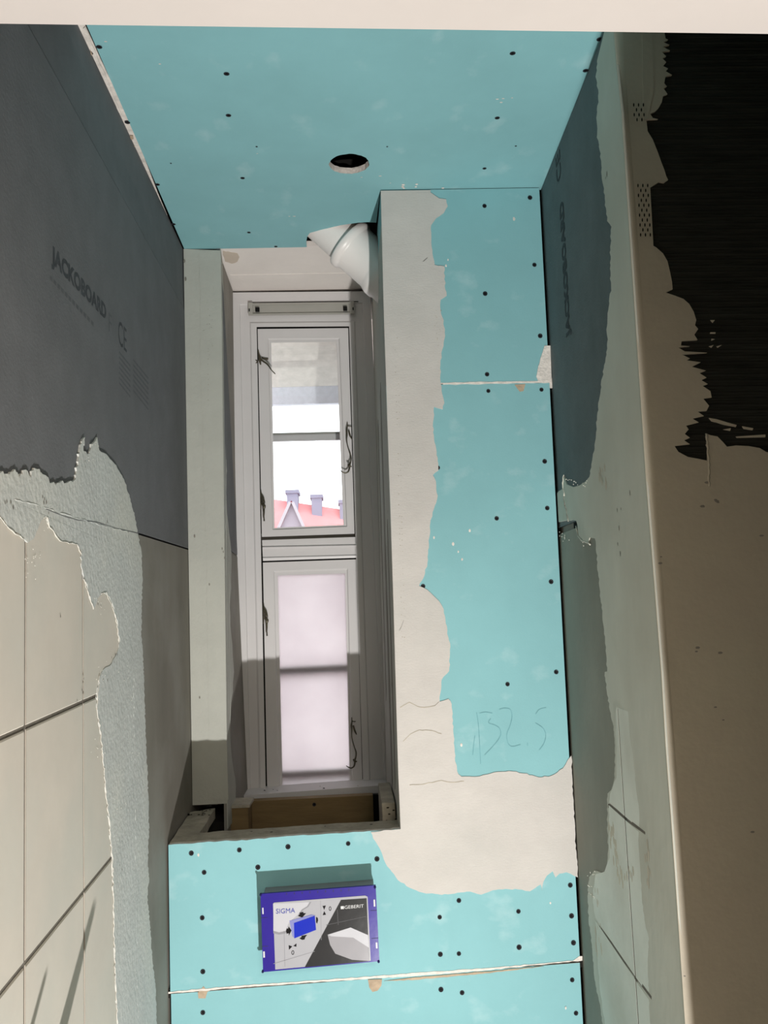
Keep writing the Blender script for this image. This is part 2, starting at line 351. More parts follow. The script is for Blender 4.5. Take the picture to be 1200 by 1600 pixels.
# old wall tiles, with open joints
xt = xL + .0030; PT = Plane((xt, 0, 0), (1, 0, 0))
yv = [.57, PT.at(40, 1200).y, PT.at(131, 1200).y, PT.at(131, 1200).y + .215]
gz1 = (PT.at(0, 1155), PT.at(150, 1088)); gz2 = (PT.at(0, 1555), PT.at(175, 1340))
def gline(g, y): return g[0].z + (g[1].z - g[0].z) * (y - g[0].y) / (g[1].y - g[0].y)
ztop = lambda y: 1.676
rows = [ztop, lambda y: gline(gz1, y), lambda y: gline(gz2, y), lambda y: gline(gz2, y) - .25, lambda y: gline(gz2, y) - .5]
yv[0] = .702
for i in range(3):
    for j in range(4):
        g = .0024; a, b = yv[i] + (.0034 if i else 0), yv[i + 1] - .0034; tp, bt_ = rows[j], rows[j + 1]
        lo_ = [V((xt, a, bt_(a) + g)), V((xt, b, bt_(b) + g)), V((xt, b, tp(b) - g)), V((xt, a, tp(a) - g))]
        e = .0015; pf = [p + V((0, (e if p.y == a else -e), (e if k < 2 else -e))) for k, p in enumerate(lo_)]
        verts = pf + [p - V((.0015, 0, 0)) for p in lo_] + [p - V((.0028, 0, 0)) for p in lo_]
        fs = [(0, 1, 2, 3)] + [(k, (k + 1) % 4, 4 + (k + 1) % 4, 4 + k) for k in range(4)] + [(4 + k, 4 + (k + 1) % 4, 8 + (k + 1) % 4, 8 + k) for k in range(4)]
        mesh('wall_tile', verts, fs, 'tile', wl)
# thin adhesive bed behind the joints
plate('grout_bed', [V((xL + .0012, .702, .1)), V((xL + .0012, yv[3], .1)), V((xL + .0012, yv[3], 1.67)), V((xL + .0012, .702, 1.67))], (1, 0, 0), .001, 'grout', wl)
# putty skim over the board joint and the tile edges
out_edge = [(-30, 742), (0, 738), (15, 742), (24, 734), (30, 745), (40, 733), (48, 745), (54, 731), (62, 733), (66, 742), (72, 742), (80, 755), (100, 754), (118, 750), (122, 722), (128, 690), (133, 684), (131, 704), (140, 708), (145, 692), (152, 683), (155, 703), (166, 710), (182, 727), (195, 752), (204, 780), (211, 808), (216, 835), (221, 866), (223, 905), (221, 950), (221, 990), (224, 1040), (226, 1090), (227, 1140), (230, 1200), (232, 1250), (233, 1300), (231, 1345), (233, 1372), (230, 1400), (234, 1440), (238, 1500), (243, 1540), (246, 1620)]
in_edge = [(184, 1620), (182, 1560), (179, 1500), (178, 1450), (177, 1400), (176, 1345), (172, 1300), (168, 1260), (164, 1215), (161, 1170), (156, 1140), (152, 1110), (152, 1085), (155, 1065), (160, 1048), (172, 1040), (184, 1018), (187, 1002), (184, 975), (178, 950), (171, 932), (163, 926), (156, 930), (146, 952), (140, 935), (136, 912), (131, 905), (127, 880), (127, 860), (121, 850), (108, 848), (97, 846), (88, 838), (82, 826), (75, 818), (72, 806), (64, 814), (60, 826), (52, 842), (44, 848), (38, 842), (26, 832), (14, 825), (6, 812), (0, 805), (-30, 800)]
k_ = out_edge.index((152, 683)) + 1
P_o = on(PL.off(.0036), jag(out_edge[:k_], 2.6, 3.2, 1, (.5, 1.3)) + jag(out_edge[k_:], .9, 3, 8)); P_i = on(PL.off(.0038), jag(in_edge, 1.2, 5, 2))
mid_e = [(232, 1620), (224, 1500), (217, 1400), (215, 1250), (211, 1100), (209, 1000), (207, 920), (195, 860), (160, 822), (112, 795), (70, 776), (30, 774), (0, 774), (-30, 776)]
P_m = on(PL.off(.0036), mid_e)
plate('putty_skim', P_o + P_m, (1, 0, 0), .0026, 'putty', wl)
plate('putty_skim', list(reversed(P_m)) + P_i, (1, 0, 0), .0020, 'putty', wl)
for i, r_ in enumerate(([(0, 808), (14, 826), (38, 843)], [(74, 808), (76, 820), (88, 838), (97, 847), (121, 850), (128, 868)], [(131, 905), (138, 925), (146, 952)], [(158, 928), (166, 926), (175, 945), (183, 975), (186, 1004)], [(156, 1052), (153, 1090), (152, 1112), (158, 1150), (165, 1230), (172, 1300), (176, 1345), (178, 1450), (180, 1530), (184, 1600)])):
    ridge('putty_ridge', PL.off(.0042), r_, .0007 if i < 4 else .0006, 'rim', wl, i + 4)
ridge('putty_ridge', PL.off(.0028), [(208, 1060), (209, 1130), (211, 1250), (212, 1400), (214, 1560), (216, 1600)], .0011, 'putty', wl, 20)
ridge('putty_ridge', PL.off(.0032), [(22, 780), (60, 790), (105, 805), (135, 814), (170, 824), (200, 831)], .0010, 'putty', wl, 21)
plate('joint_crack', on(PL.off(.0039), jag([(72, 795), (100, 806), (120, 812), (150, 815), (190, 827), (217, 833)], .5, 6, 3) + jag([(217, 834.3), (190, 828.2), (150, 816), (120, 813), (100, 807), (72, 796)], .4, 6, 4)), (1, 0, 0), .0003, 'foam', wl)
flecks('putty_crumbs', PL.off(.0042), [(c[0] + random.gauss(0, 5), c[1] + random.gauss(0, 8)) for c in [(44, 875), (50, 868), (60, 872), (72, 815), (160, 950), (164, 1045), (158, 1055), (150, 945), (48, 900), (158, 1175), (150, 1165), (195, 1055), (205, 1085), (210, 1180), (190, 1265), (148, 690), (135, 715)] for _ in range(4)], .0009, 'rim', wl, th=.0008)
flecks('putty_pits', PL.off(.0042), [(c[0] + random.uniform(-4, 4), c[1] + random.uniform(-5, 5)) for c in [(10, 787), (18, 788), (70, 780), (70, 788), (76, 805), (133, 725), (155, 945), (183, 1020), (176, 1030), (92, 960), (132, 1065), (132, 1080), (117, 1094), (193, 1318), (190, 1355), (165, 815), (165, 1060)] for _ in range(2)], .0013, 'grout', wl, asp=1.6, th=.0002)

# two capped pipe ends sticking out of the wall just below the picture; their shadows fall across the tiles
for (yt, zt_, l_, r0_, r1_) in ((1.2597, 1.152, .125, .022, .007), (1.0668, 1.1437, .10, .010, .004)):
    t_ = 1 - l_ / (LAMP.x - xL); T = LAMP + (V((xL, yt, zt_)) - LAMP) * t_
    tube('pipe_stub', [V((xL, T.y, T.z)), V((xL + l_ * .45, T.y, T.z)), T], [r0_, (r0_ * .6 + r1_ * .4), r1_], 'alu', wl)
# ---- ceiling: water-resistant board with a spotlight hole and the cut-out round the duct
ce = structure(box_('ceiling', (-.47, .692, 2.70), (1.3, 2.75, 2.80), 'cavity'))  # slab coloured near-black as the shade of the void above the board
BX = PB.at(595, 298).x
hc_ = [PC.at(514, 256), PC.at(577, 256)]; hcx = (hc_[0].x + hc_[1].x) / 2; hr = (hc_[1].x - hc_[0].x) / 2; hcy = (PC.at(545, 240).y + PC.at(545, 272).y) / 2
rnd = random.Random(5)
hole = [V((hcx + (hr + rnd.uniform(-.0012, .0008)) * math.cos(2 * math.pi * k / 40), hcy + (hr + rnd.uniform(-.0012, .0008)) * math.sin(2 * math.pi * k / 40), zC)) for k in range(40)]
cut = on(PC, [(588, 348), (575, 347), (560, 348), (545, 350), (532, 352), (515, 356), (495, 361), (484, 364), (480, 370), (478.5, 378)])
yE = PC.at(380, 388).y
loop = [PC.at(127, 20), V((1.29, .702, zC)), V((1.29, .702, zC)), V((1.29, D1 + .013, zC)), V((BX - .001, D1 + .013, zC))] + cut + [V((cut[-1].x, yE, zC)), V((xL + .003, yE, zC))]
cb = plate('ceiling_board', loop, (0, 0, -1), .0125, ['blue', 'gyp'], ce, holes=[hole])
screws(cb, PC, [(155, 73), (354, 115), (357, 180), (379, 278), (271, 350), (389, 363), (431, 385), (199, 191), (246, 288), (801, 83), (777, 184), (757, 263), (915, 110), (937, 61)], 1.0)
screws(cb, PC, [(401, 229), (267, 255), (605, 229), (806, 228)], .45)
plate('edge_strip', [PC.off(-.002).at(*p) for p in ((108, 20), (124, 20), (163, 105), (204, 190), (248, 305), (284, 391), (279, 391), (240, 303), (190, 190), (148, 105))], (0, 0, -1), .002, 'gyp', ce)
plate('paper_scuff', [PC.off(.0004).at(*p) for p in jag([(133, 42), (141, 60), (152, 90), (168, 125), (180, 155), (191, 182), (186, 176), (172, 145), (160, 118), (147, 92), (138, 68), (130, 45)], .7, 8, 9)], (0, 0, -1), .0004, 'gyp', ce)
for i, p in enumerate(([(203, 212), (208, 212), (209, 217), (204, 219)], [(207, 226), (211, 229), (209, 232)], [(141, 78), (146, 84), (142, 88)])):
    plate('torn_paper', [PC.off(.0004).at(*q) for q in p], (0, 0, -1), .0004, 'torn', ce)
zs_ = zC + .004
sf = plate('niche_soffit', [V((-.292, yE + .001, zs_)), V((BX - .002, yE + .001, zs_)), V((BX - .002, 2.36, zs_)), V((-.292, 2.36, zs_))], (0, 0, -1), .012, 'soffit', ce)
PS = Plane((0, 0, zs_), (0, 0, -1))
plate('plaster_patch', on(PS.off(.0006), jag([(348, 392), (371, 396), (374, 402), (371, 409), (362, 412), (352, 409), (350, 402), (348, 398)], .6, 4, 2)), (0, 0, -1), .0008, 'stain', ce)
plate('plaster_band', on(PS.off(.0012), [(360, 430), (530, 427), (575, 428), (580, 452), (363, 456)]), (0, 0, -1), .0016, 'soffit', ce)

# ---- back wall: cistern casing and boxed-in shaft, one plane
wb = structure(empty('wall_back', (0.04, D1, 0)))
zm0, zm1 = PB.at(692, 599.5), PB.at(858, 597)
zj0, zj1 = PB.at(262, 1552.5), PB.at(910, 1502.5)
def lz(a, b, x): return a.z + (b.z - a.z) * (x - a.x) / (b.x - a.x)
boxl = [(595, 298), (600, 500), (607, 700), (615, 950), (622, 1200), (626, 1294)]
bl = on(PB, boxl)
xi = lambda z: xr_in(z) - .0035
x_c = bl[3].x
def zmid(x): return lz(zm0, zm1, x)
ytop = PB.at(700, 294.5).z
upper = plate('gypsum_board', [V((bl[0].x, D1, zC - .002)), V((bl[1].x, D1, bl[1].z)), V((bl[2].x + .0005, D1, zmid(.1) + .0018)), V((xi(zmid(.43)), D1, zmid(.43) + .0018)), V((xi(zC), D1, zC - .002))], (0, -1, 0), .0125, ['blue', 'gyp'], wb)
zsp = 1.16
mid = plate('gypsum_board', [V((bl[2].x, D1, zmid(.1) - .0018)), V((bl[3].x, D1, bl[3].z)), V((bl[4].x, D1, zsp + .001)), V((xi(zsp), D1, zsp + .001)), V((xi(zmid(.43)), D1, zmid(.43) - .0018))], (0, -1, 0), .0125, ['blue', 'gyp'], wb)
zbL, zbR = PB.at(262, 1320), PB.at(626, 1295)
zbm = PB.at(440, 1310)
cut_px = [(402.5, 1374), (583.5, 1360), (592, 1497), (409, 1513)]
ccut = on(PB.off(-.001), [(414, 1388), (580, 1374), (588, 1495), (417, 1509)])
ccut = [V((p.x, D1, p.z)) for p in ccut]
def rough(pts, amp, seed):
    r_ = random.Random(seed); return [p + V((r_.uniform(-amp, amp), 0, r_.uniform(-amp, amp))) for p in pts]
topedge = on(PB, jag([(262, 1320.5), (300, 1318), (345, 1314), (385, 1313), (440, 1307), (500, 1304), (560, 1300), (600, 1297), (626, 1295)], .9, 8, 4))
cis = plate('gypsum_board', [V((xL + .0045, D1, lz(zj0, zj1, xL) + .0016)), V((xi(.85), D1, lz(zj0, zj1, .43) + .0022)), V((xi(zsp), D1, zsp - .001)), V((bl[4].x, D1, zsp - .001))] + list(reversed([V((max(p.x, xL + .0045), D1, p.z)) for p in topedge])), (0, -1, 0), .0125, ['blue', 'gyp'], wb, holes=[ccut])
low = plate('gypsum_board', [V((xL + .0055, D1 + .001, 0)), V((xi(0), D1 + .001, 0)), V((xi(.8), D1 + .001, lz(zj0, zj1, .43) - .0022)), V((xL + .0055, D1 + .001, lz(zj0, zj1, xL) - .0016))], (0, -1, 0), .0125, ['blue', 'gyp'], wb)
# gypsum showing at the joints
plate('joint_filler', on(PB.off(-.0025), [(685, 592), (870, 590), (870, 606), (685, 607)]), (0, -1, 0), .004, 'gyp', wb)
plate('joint_filler', on(PB.off(-.004), [(258, 1546), (914, 1495), (914, 1511), (258, 1560)]), (0, -1, 0), .004, 'cavity', wb)
plate('joint_paper', on(PB.off(.0007), jag([(690, 598), (760, 596.5), (830, 595.5), (858, 595)], .5, 8, 1) + jag([(858, 598), (800, 599), (740, 600.5), (693, 601)], .6, 8, 2)), (0, -1, 0), .0012, 'gyp', wb)
plate('joint_paper', on(PB.off(.0009), jag([(263, 1550), (330, 1544), (420, 1537), (520, 1530), (600, 1524), (650, 1520), (760, 1513), (850, 1505), (895, 1501), (905, 1494), (910, 1494)], .7, 7, 1) + jag([(910, 1501), (850, 1507), (760, 1516), (650, 1525), (520, 1533), (420, 1540), (330, 1547), (263, 1553)], .6, 7, 2)), (0, -1, 0), .0016, 'gyp', wb)
plate('torn_edge', on(PB.off(.0005), jag([(650, 1527), (760, 1518), (850, 1510), (760, 1521), (650, 1531), (600, 1533)], .5, 6, 6)), (0, -1, 0), .0008, 'torn', wb)
plate('torn_paper', on(PB.off(.0006), [(575, 1531), (597, 1530), (596, 1540), (590, 1548), (582, 1550), (577, 1543)]), (0, -1, 0), .001, 'torn', wb)
plate('torn_paper', on(PB.off(.0006), [(309, 1551), (318, 1541), (322, 1546), (331, 1546), (324, 1550), (321, 1560), (310, 1560)]), (0, -1, 0), .001, 'torn', wb)
plate('torn_paper', on(PB.off(.0006), [(804, 601), (821, 600), (818, 611), (812, 612)]), (0, -1, 0), .001, 'torn', wb)
screws(upper, PB, [(757, 322), (828, 309), (835, 414), (758, 459), (844, 525), (761, 585)])
screws(mid, PB, [(763, 611), (846, 609), (851, 721), (776, 810), (855, 794), (684, 731), (861, 909), (869, 1050), (793, 1069), (661, 916)])
screws(cis, PB, [(299, 1333), (319, 1363), (316, 1434), (317, 1518), (374, 1328), (450, 1323), (403, 1355), (544, 1318), (589, 1342), (687, 1433), (717, 1407), (810, 1424), (891, 1383), (893, 1431), (688, 1491), (717, 1490), (811, 1480), (896, 1473)])
screws(low, PB.off(-.001), [(317, 1582), (689, 1546), (722, 1551), (894, 1531), (900, 1583)])
# joint plaster over the corner and the board joint
edge_r = [(843, 1388)]
pl_right = [(673, 297), (672, 304), (680, 309), (697, 311), (700, 322), (693, 332), (682, 341), (674, 352), (674, 385), (677, 402), (679, 414), (694, 416), (696, 452), (698, 462), (689, 468), (688, 484), (693, 500), (696, 525), (691, 546), (688, 570), (689, 600), (694, 630), (692, 640), (678, 636), (677, 660), (678, 680), (684, 720), (685, 735), (676, 742), (681, 752), (684, 775), (680, 790), (673, 812), (670, 850), (668, 880), (662, 902), (655, 916), (668, 922), (682, 935), (692, 948), (696, 968), (699, 990), (703, 1005), (702, 1048), (690, 1062), (687, 1096), (700, 1092), (706, 1100), (708, 1140), (711, 1185), (716, 1210), (721, 1214), (750, 1213), (778, 1206), (800, 1205), (818, 1208), (842, 1215), (862, 1212), (880, 1201), (887, 1188), (893, 1181), (895, 1240), (899, 1310), (903, 1371)]
pl_low = [(903, 1371), (885, 1363), (874, 1365), (868, 1371), (864, 1361), (855, 1368), (849, 1378), (847, 1392), (845, 1382), (836, 1388), (828, 1393), (815, 1390), (790, 1389), (770, 1391), (752, 1398), (735, 1393), (715, 1395), (690, 1398), (660, 1395), (640, 1387), (622, 1375), (612, 1362), (602, 1348), (596, 1332), (590, 1320), (583, 1310), (580, 1300), (600, 1297.5), (626, 1295.5)]
pl_left = list(reversed(boxl))
pl = jag(pl_right, 1.0, 5, 11) + jag(pl_low, .8, 5, 12)[1:] + pl_left[1:]
plate('joint_plaster', on(PB.off(.0016), pl), (0, -1, 0), .0017, 'cream', wb)
plate('joint_plaster', on(PB.off(.0012), jag([(860, 540), (851, 540), (846, 556), (841, 572), (838, 588), (841, 596), (862, 595)], .6, 5, 3)), (0, -1, 0), .0013, 'gyp', wb)
PBp = PB.off(.0020)
plate('plaster_feather', on(PBp, jag([(672, 300), (650, 301), (652, 380), (660, 440), (668, 560), (662, 630), (668, 635), (676, 600), (677, 520), (688, 470), (690, 425), (676, 420), (672, 380), (672, 350), (690, 328), (695, 316)], 1.0, 6, 3)), (0, -1, 0), .0005, 'cream', wb)
plate('plaster_feather', on(PBp, jag([(597, 330), (606, 378), (604, 470), (612, 540), (625, 560), (614, 640), (617, 700), (623, 800), (622, 870), (626, 960), (640, 968), (622, 1010)], 1.0, 6, 5) + [(618, 1010), (612, 850), (606, 680), (601, 520), (597, 360)]), (0, -1, 0), .0005, 'cream', wb)
for a in ([(625, 1105), (640, 1097), (652, 1103), (662, 1105), (680, 1102), (686, 1096)], [(630, 1158), (642, 1146), (655, 1140), (675, 1141), (690, 1146)], [(640, 1226), (660, 1225), (690, 1219), (705, 1222), (725, 1220)], [(631, 968), (624, 984)], [(661, 408), (668, 402)]):
    j = jag(a, .6, 5, int(a[0][1])); plate('hairline_crack', on(PBp, j + [(x, y + 1.1) for x, y in reversed(j)]), (0, -1, 0), .0003, 'woodpale', wb)
rp = random.Random(2)
flecks('bead_perforations', PBp, [(x0 + (y - 560) * .0235 + rp.uniform(-.6, .6), y + rp.uniform(-1, 1)) for x0 in (618, 622) for y in range(528, 1000, 9) if rp.random() < .62] + [(x0 + rp.uniform(-5, 5), rp.uniform(480, 540)) for x0 in (679, 683, 686) for _ in range(4)], .0008, 'woodpale', wb, th=.0001)
flecks('plaster_splash', PC.off(.0006), [(629, 292), (630, 289), (631, 294), (650, 292), (651, 288), (692, 294), (604, 300)], .0045, 'gyp', ce, th=.0015)
flecks('paint_chips', PC.off(.0004), [(565, 277), (594, 275), (610, 286), (452, 338), (460, 338), (800, 153), (777, 155), (783, 160), (250, 100), (165, 65), (402, 240), (786, 154)], .0028, 'gyp', ce, asp=.5, th=.0003)
flecks('paint_chips', PB.off(.0004), [(678, 840), (708, 850), (716, 862), (722, 874), (803, 342), (860, 1411), (734, 829), (721, 1164), (884, 1575), (310, 1336), (700, 406), (697, 415)], .0022, 'gyp', wb, asp=1.6, th=.0004)
# pencilled note on the middle board
def pencil(pxs, wdt=1.0):
    P = smoothpath([(x, y, 0) for x, y in pxs], 4); lft = []; rgt = []
    for i, p in enumerate(P):
        d = (P[min(i + 1, len(P) - 1)] - P[max(i - 1, 0)]); d = V((-d.y, d.x, 0)).normalized() * wdt * .5
        lft.append((p.x + d.x, p.y + d.y)); rgt.append((p.x - d.x, p.y - d.y))
    v = on(PB.off(.0006), lft + rgt); n = len(P); return v, [(i, i + 1, n + i + 1, n + i) for i in range(n - 1)]
zz = lambda l: [(720 + x / 7.5, 1080 + y / 7.5) for x, y in l]
vv = []; ff = []
for st in ([(185, 250), (205, 380), (220, 600), (232, 850)], [(140, 750), (150, 640), (165, 520)], [(220, 258), (290, 245), (370, 258)], [(352, 318), (325, 370), (400, 398), (455, 440), (465, 520), (400, 620), (280, 748)], [(450, 215), (510, 198), (580, 215), (600, 300), (575, 410), (540, 500), (550, 600), (600, 648), (700, 625)], [(782, 605), (784, 640)], [(1000, 192), (920, 215), (878, 268)], [(875, 372), (960, 430), (995, 510), (975, 610), (920, 690)]):
    v, f = pencil(zz(st)); k = len(vv); vv += v; ff += [tuple(i + k for i in q) for q in f]
mesh('pencil_note', vv, ff, 'pencil', mid)
# shaft side facing the window niche
sx = bl[0].x
pipe_y = 1.985
def side_x(z): return sx + (bl[5].x - sx) * (zC - z) / (zC - bl[5].z)
sp = []
a_ = PY(pipe_y).at(480, 370); b_ = PY(pipe_y).at(587, 466)
ax = (b_ - a_); ax.y = 0; ax.normalize(); perp = V((-ax.z, 0, ax.x));
if perp.z < 0: perp = -perp
R0 = .055
A0 = a_ + perp * R0
tX = (sx - A0.x) / ax.x; Pent = A0 + ax * tX
hl = [V((side_x(Pent.z + math.sin(k / 24 * 2 * math.pi) * .095), Pent.y + math.cos(k / 24 * 2 * math.pi) * .066, min(Pent.z + math.sin(k / 24 * 2 * math.pi) * .095, zC - .012))) for k in range(24)]
ysd = [D1 + .0126, 2.352]
loop = [V((side_x(zC - .002), ysd[0], zC - .002)), V((side_x(zC - .002), ysd[1], zC - .002)), V((side_x(1.7), ysd[1], 1.7)), V((side_x(1.0), ysd[1], 1.0)), V((side_x(1.0), ysd[0], 1.0)), V((side_x(1.7), ysd[0], 1.7))]
side = plate('shaft_side_board', loop, (-1, 0, 0), .0125, ['blue', 'gyp'], wb, holes=[hl])
PSd = Plane((side_x(1.7), 0, 1.7), (V((0, 1, 0)).cross(V((sx - bl[5].x, 0, zC - bl[5].z)))))
if PSd.n.x > 0: PSd = Plane(PSd.p, -PSd.n)
def sd(y, z, d=.001): return V((side_x(z) - d, y, z))
rj = random.Random(8)
lp = [sd(ysd[0], 2.33), sd(ysd[0] + .03, 2.325), sd(ysd[0] + .07, 2.33), sd(1.9, 2.325), sd(2.34, 2.36), sd(2.34, 1.08), sd(1.9, 1.08), sd(ysd[0], 1.08)]
plate('shaft_side_plaster', lp, (-1, 0, 0), .001, 'pier', wb)
for y0_, w_, za, zb_ in ((1.86, .028, 1.72, 1.15), (1.98, .05, 2.05, 1.12), (2.16, .03, 2.0, 1.3)):
    plate('shaft_side_streak', [sd(y0_, za, .0016), sd(y0_ + w_, za - .02, .0016), sd(y0_ + w_ * 1.1, (za + zb_) / 2, .0016), sd(y0_ + w_, zb_, .0016), sd(y0_, zb_ + .03, .0016)], (-1, 0, 0), .0006, 'dust', wb)
flecks('side_chips', PSd.off(.0015), [(592, 440), (593, 470), (606, 800), (608, 895), (604, 855), (612, 1070)], .0028, 'cavity', wb, asp=2.0, th=.0002)
# near-black lining: keeps light out and paints in the shade inside the casing
boxes('casing_lining', [((sx + .02, 2.36, 0), (.9, 2.37, zC - .003)), ((xL + .03, 2.225, .90), (sx + .02, 2.24, 1.068)), ((xL + .0015, 2.06, .0), (xL + .07, 2.22, 1.06)), ((xL + .001, D1 + .014, .90), (sx + .02, 2.225, .915))], 'cavity', wb)
# ledge of the casing: front rail, left return, right stub
yl = 1.822
lt = 1.0975
ledge = [(262, 1321), (297, 1269), (336, 1263), (318, 1292), (312, 1301), (400, 1295), (500, 1288), (626, 1281), (627, 1295), (560, 1300), (440, 1310), (345, 1315)]
PLd = Plane((0, 0, lt), (0, 0, 1))
lq = jag(ledge[:6], .6, 7, 5)[:-1] + jag(ledge[5:8], .5, 8, 6)[:-1] + ledge[7:]
lq = [V((max(min(p.x, side_x(1.1) - .001), xL + .002), max(p.y, D1 + .0127), p.z)) for p in on(PLd, lq)]
plate('ledge_board', lq, (0, 0, 1), .022, 'woodpale', wb)
flecks('ledge_screws', PLd.off(.0004), [(508, 1291), (580, 1288), (393, 1299), (424, 1300)], .003, 'socket', wb, th=.0001)
flecks('plaster_dirt', PLd.off(.001), [(300 + random.uniform(-8, 36), 1266 + random.uniform(-4, 8)) for _ in range(22)], .0026, 'cavity', wb, th=.0012)

# ---- left pier of the niche
wp = structure(empty('wall_niche_left', (-.31, D2, 0)))
pe = on(PP, [(345, 391), (347, 600), (350, 850), (352, 1000), (354, 1152)]); zpb = PP.at(325, 1257).z; pb_ = ext(pe[3], pe[4], zpb)
pr_edge = pe + [pb_]
face = [V((xL + .0015, D2, zC - .0005)), V((xL + .0015, D2, zpb))] + list(reversed(pr_edge))
pf = plate('pier_plaster', face, (0, -1, 0), .010, 'pier', wp)
plate('pier_core', [V((xL + .0015, D2 + .0102, zC)), V((xL + .0015, D2 + .0102, zpb + .001)), V((pb_.x - .008, D2 + .0102, zpb + .001)), V((pe[0].x - .008, D2 + .0102, zC))], (0, -1, 0), .29, 'masonry', wp)
PPp = PP.off(.0013)
plate('corner_bead_plaster', on(PPp, jag([(311, 391), (313, 470), (312, 560), (316, 640), (318, 760), (322, 860), (324, 1000), (326, 1150), (328, 1250)], .7, 9, 3) + [(357, 1250), (354, 1150), (352, 1000), (349.6, 850), (346.6, 600), (344.5, 391)]), (0, -1, 0), .0014, 'pier', wp)
flecks('bead_perforations', PPp.off(.0004), [(325 + (y - 540) * .006 + rp.uniform(-.5, .5), y) for y in range(545, 640, 8)] + [(320 + rp.uniform(-4, 12), rp.uniform(470, 560)) for _ in range(14)], .0009, 'masonry', wp, th=.0001)
flecks('pier_pits', PPp.off(.0004), [(327, 913), (347, 857), (349, 862), (351, 872), (304, 838), (312, 1090), (290, 436), (288, 408)], .0022, 'dust', wp, asp=2, th=.0001)
# reveal of the niche: backer board with ragged plaster at the corner
xr0, xr1 = pe[2].x - .001, PY(2.33).at(370, 850).x
def rev(y, z, d=0.0):
    t = (y - D2) / (2.33 - D2); zt = (z - 1.25) / (2.4 - 1.25)
    x_f = pb_.x + (pe[0].x - pb_.x) * max(0, min(1.1, (z - zpb) / (zC - zpb)))
    return V((x_f - .0015 + t * (PY(2.33).at(362 + (1 - zt) * 15, 850).x - x_f) + d, y, z))
zse = 1.685
plate('reveal_board', [rev(D2 + .003, zse + .003), rev(2.335, zse - .003), rev(2.335, zC), rev(D2 + .003, zC)], (1, 0, 0), .008, 'foam', wp)
plate('reveal_board', [rev(D2 + .003, .95), rev(2.335, .95), rev(2.335, zse - .010), rev(D2 + .003, zse - .002)], (1, 0, 0), .008, 'dust', wp)
n = 60; ragged = []
for i in range(n + 1):
    z = zC - .001 - i / n * (zC - 1.05); yy = D2 + .105 + .02 * math.sin(z * 9) + .03 * math.sin(z * 23 + 1) + rj.uniform(-.008, .008)
    if z > 2.33: yy = 2.20 - (zC - z) * .3
    if z < 2.0: yy -= .01
    ragged.append(rev(yy, z, .0016))
plate('reveal_plaster', [rev(D2 + .0005, 1.05, .0016), rev(D2 + .0005, zC - .001, .0016)] + ragged, (1, 0, 0), .002, 'pier', wp)

# ---- right wall strip and the outer face towards the door
zl = [q.z for q in QQ]
iv = []; fs = []
for q in QQ:
    xi_ = xr_in(q.z); i0 = V((xi_ + .010, 1.80, q.z)); d_ = .0105
    iv += [V((q.x + d_, q.y + d_, q.z)), i0, V((xi_ + .010, 2.6, q.z)), V((1.29, 2.6, q.z)), V((1.29, q.y + d_, q.z))]
for i in range(len(QQ) - 1):
    for k in range(5): fs.append((i * 5 + k, i * 5 + (k + 1) % 5, (i + 1) * 5 + (k + 1) % 5, (i + 1) * 5 + k))
fs += [tuple(range(5)), tuple(range((len(QQ) - 1) * 5, len(QQ) * 5))]
wr = structure(mesh('wall_right', iv, fs, 'masonry'))
nR = PR.n
PRb = PR.off(-.0025)
def inner(z, y=D1 + .012, d=-.0025):
    p = V((xr_in(z), D1, z)); dr = (Q[6] - ext(_a, _b, Q[6].z)); dr.z = 0; dr.normalize()
    return p - dr * ((y - D1) / abs(dr.y)) + nR * d
zq = PR.at(890, 822).z
def zqj(p): return p
upb = [(838, 30), (958, 30)] + [(q[0] - 1, q[1]) for q in QPX if 40 < q[1] < 780] + [(1013, 800), (906, 816), (868, 827)]
def clampR(P): return P
qi = V((.0005, .006, 0))
up_pts = [inner(zC - .002), QQ[0] + nR * -.0025 + qi] + [q + nR * -.0025 + qi for q in QQ[1:] if q.z > zq + .05] + [ext(Q[5], Q[6], zq + .008) + nR * -.0025 + qi, inner(zq + .006)]
bu = plate('backer_board', up_pts, nR, .007, 'foamR', wr)
lo_pts = [inner(zq - .008), ext(Q[5], Q[6], zq - .004) + nR * -.0025 + qi] + [q + nR * -.0025 + qi for q in QQ[1:] if q.z < zq - .05] + [inner(0.0)]
bd = plate('backer_board', lo_pts, nR, .007, 'dustR', wr)
plate('joint_gap', on(PR.off(-.0085), [(866, 812), (910, 806), (910, 836), (866, 840)]), nR, .001, 'cavity', wr)
# brand line printed up the right board, reading from the bottom
t0, t1 = PRb.at(893.5, 522), PRb.at(882, 306); w_ = (PRb.at(882, 470) - PRb.at(891, 470)).length
upv = (t1 - t0).normalized(); depth = upv.cross(nR); depth = depth if depth.y > 0 else -depth
text('printed_lettering', 'JACKOBOARD', t0 + nR * .0006, upv, depth, w_ * .92, (t1 - t0).length, 'ink', bu, bold=.045)
c0 = PRb.at(877, 275)
text('printed_mark', 'CE', c0 + nR * .0006, upv, depth, w_ * .8, .055, 'ink', bu)
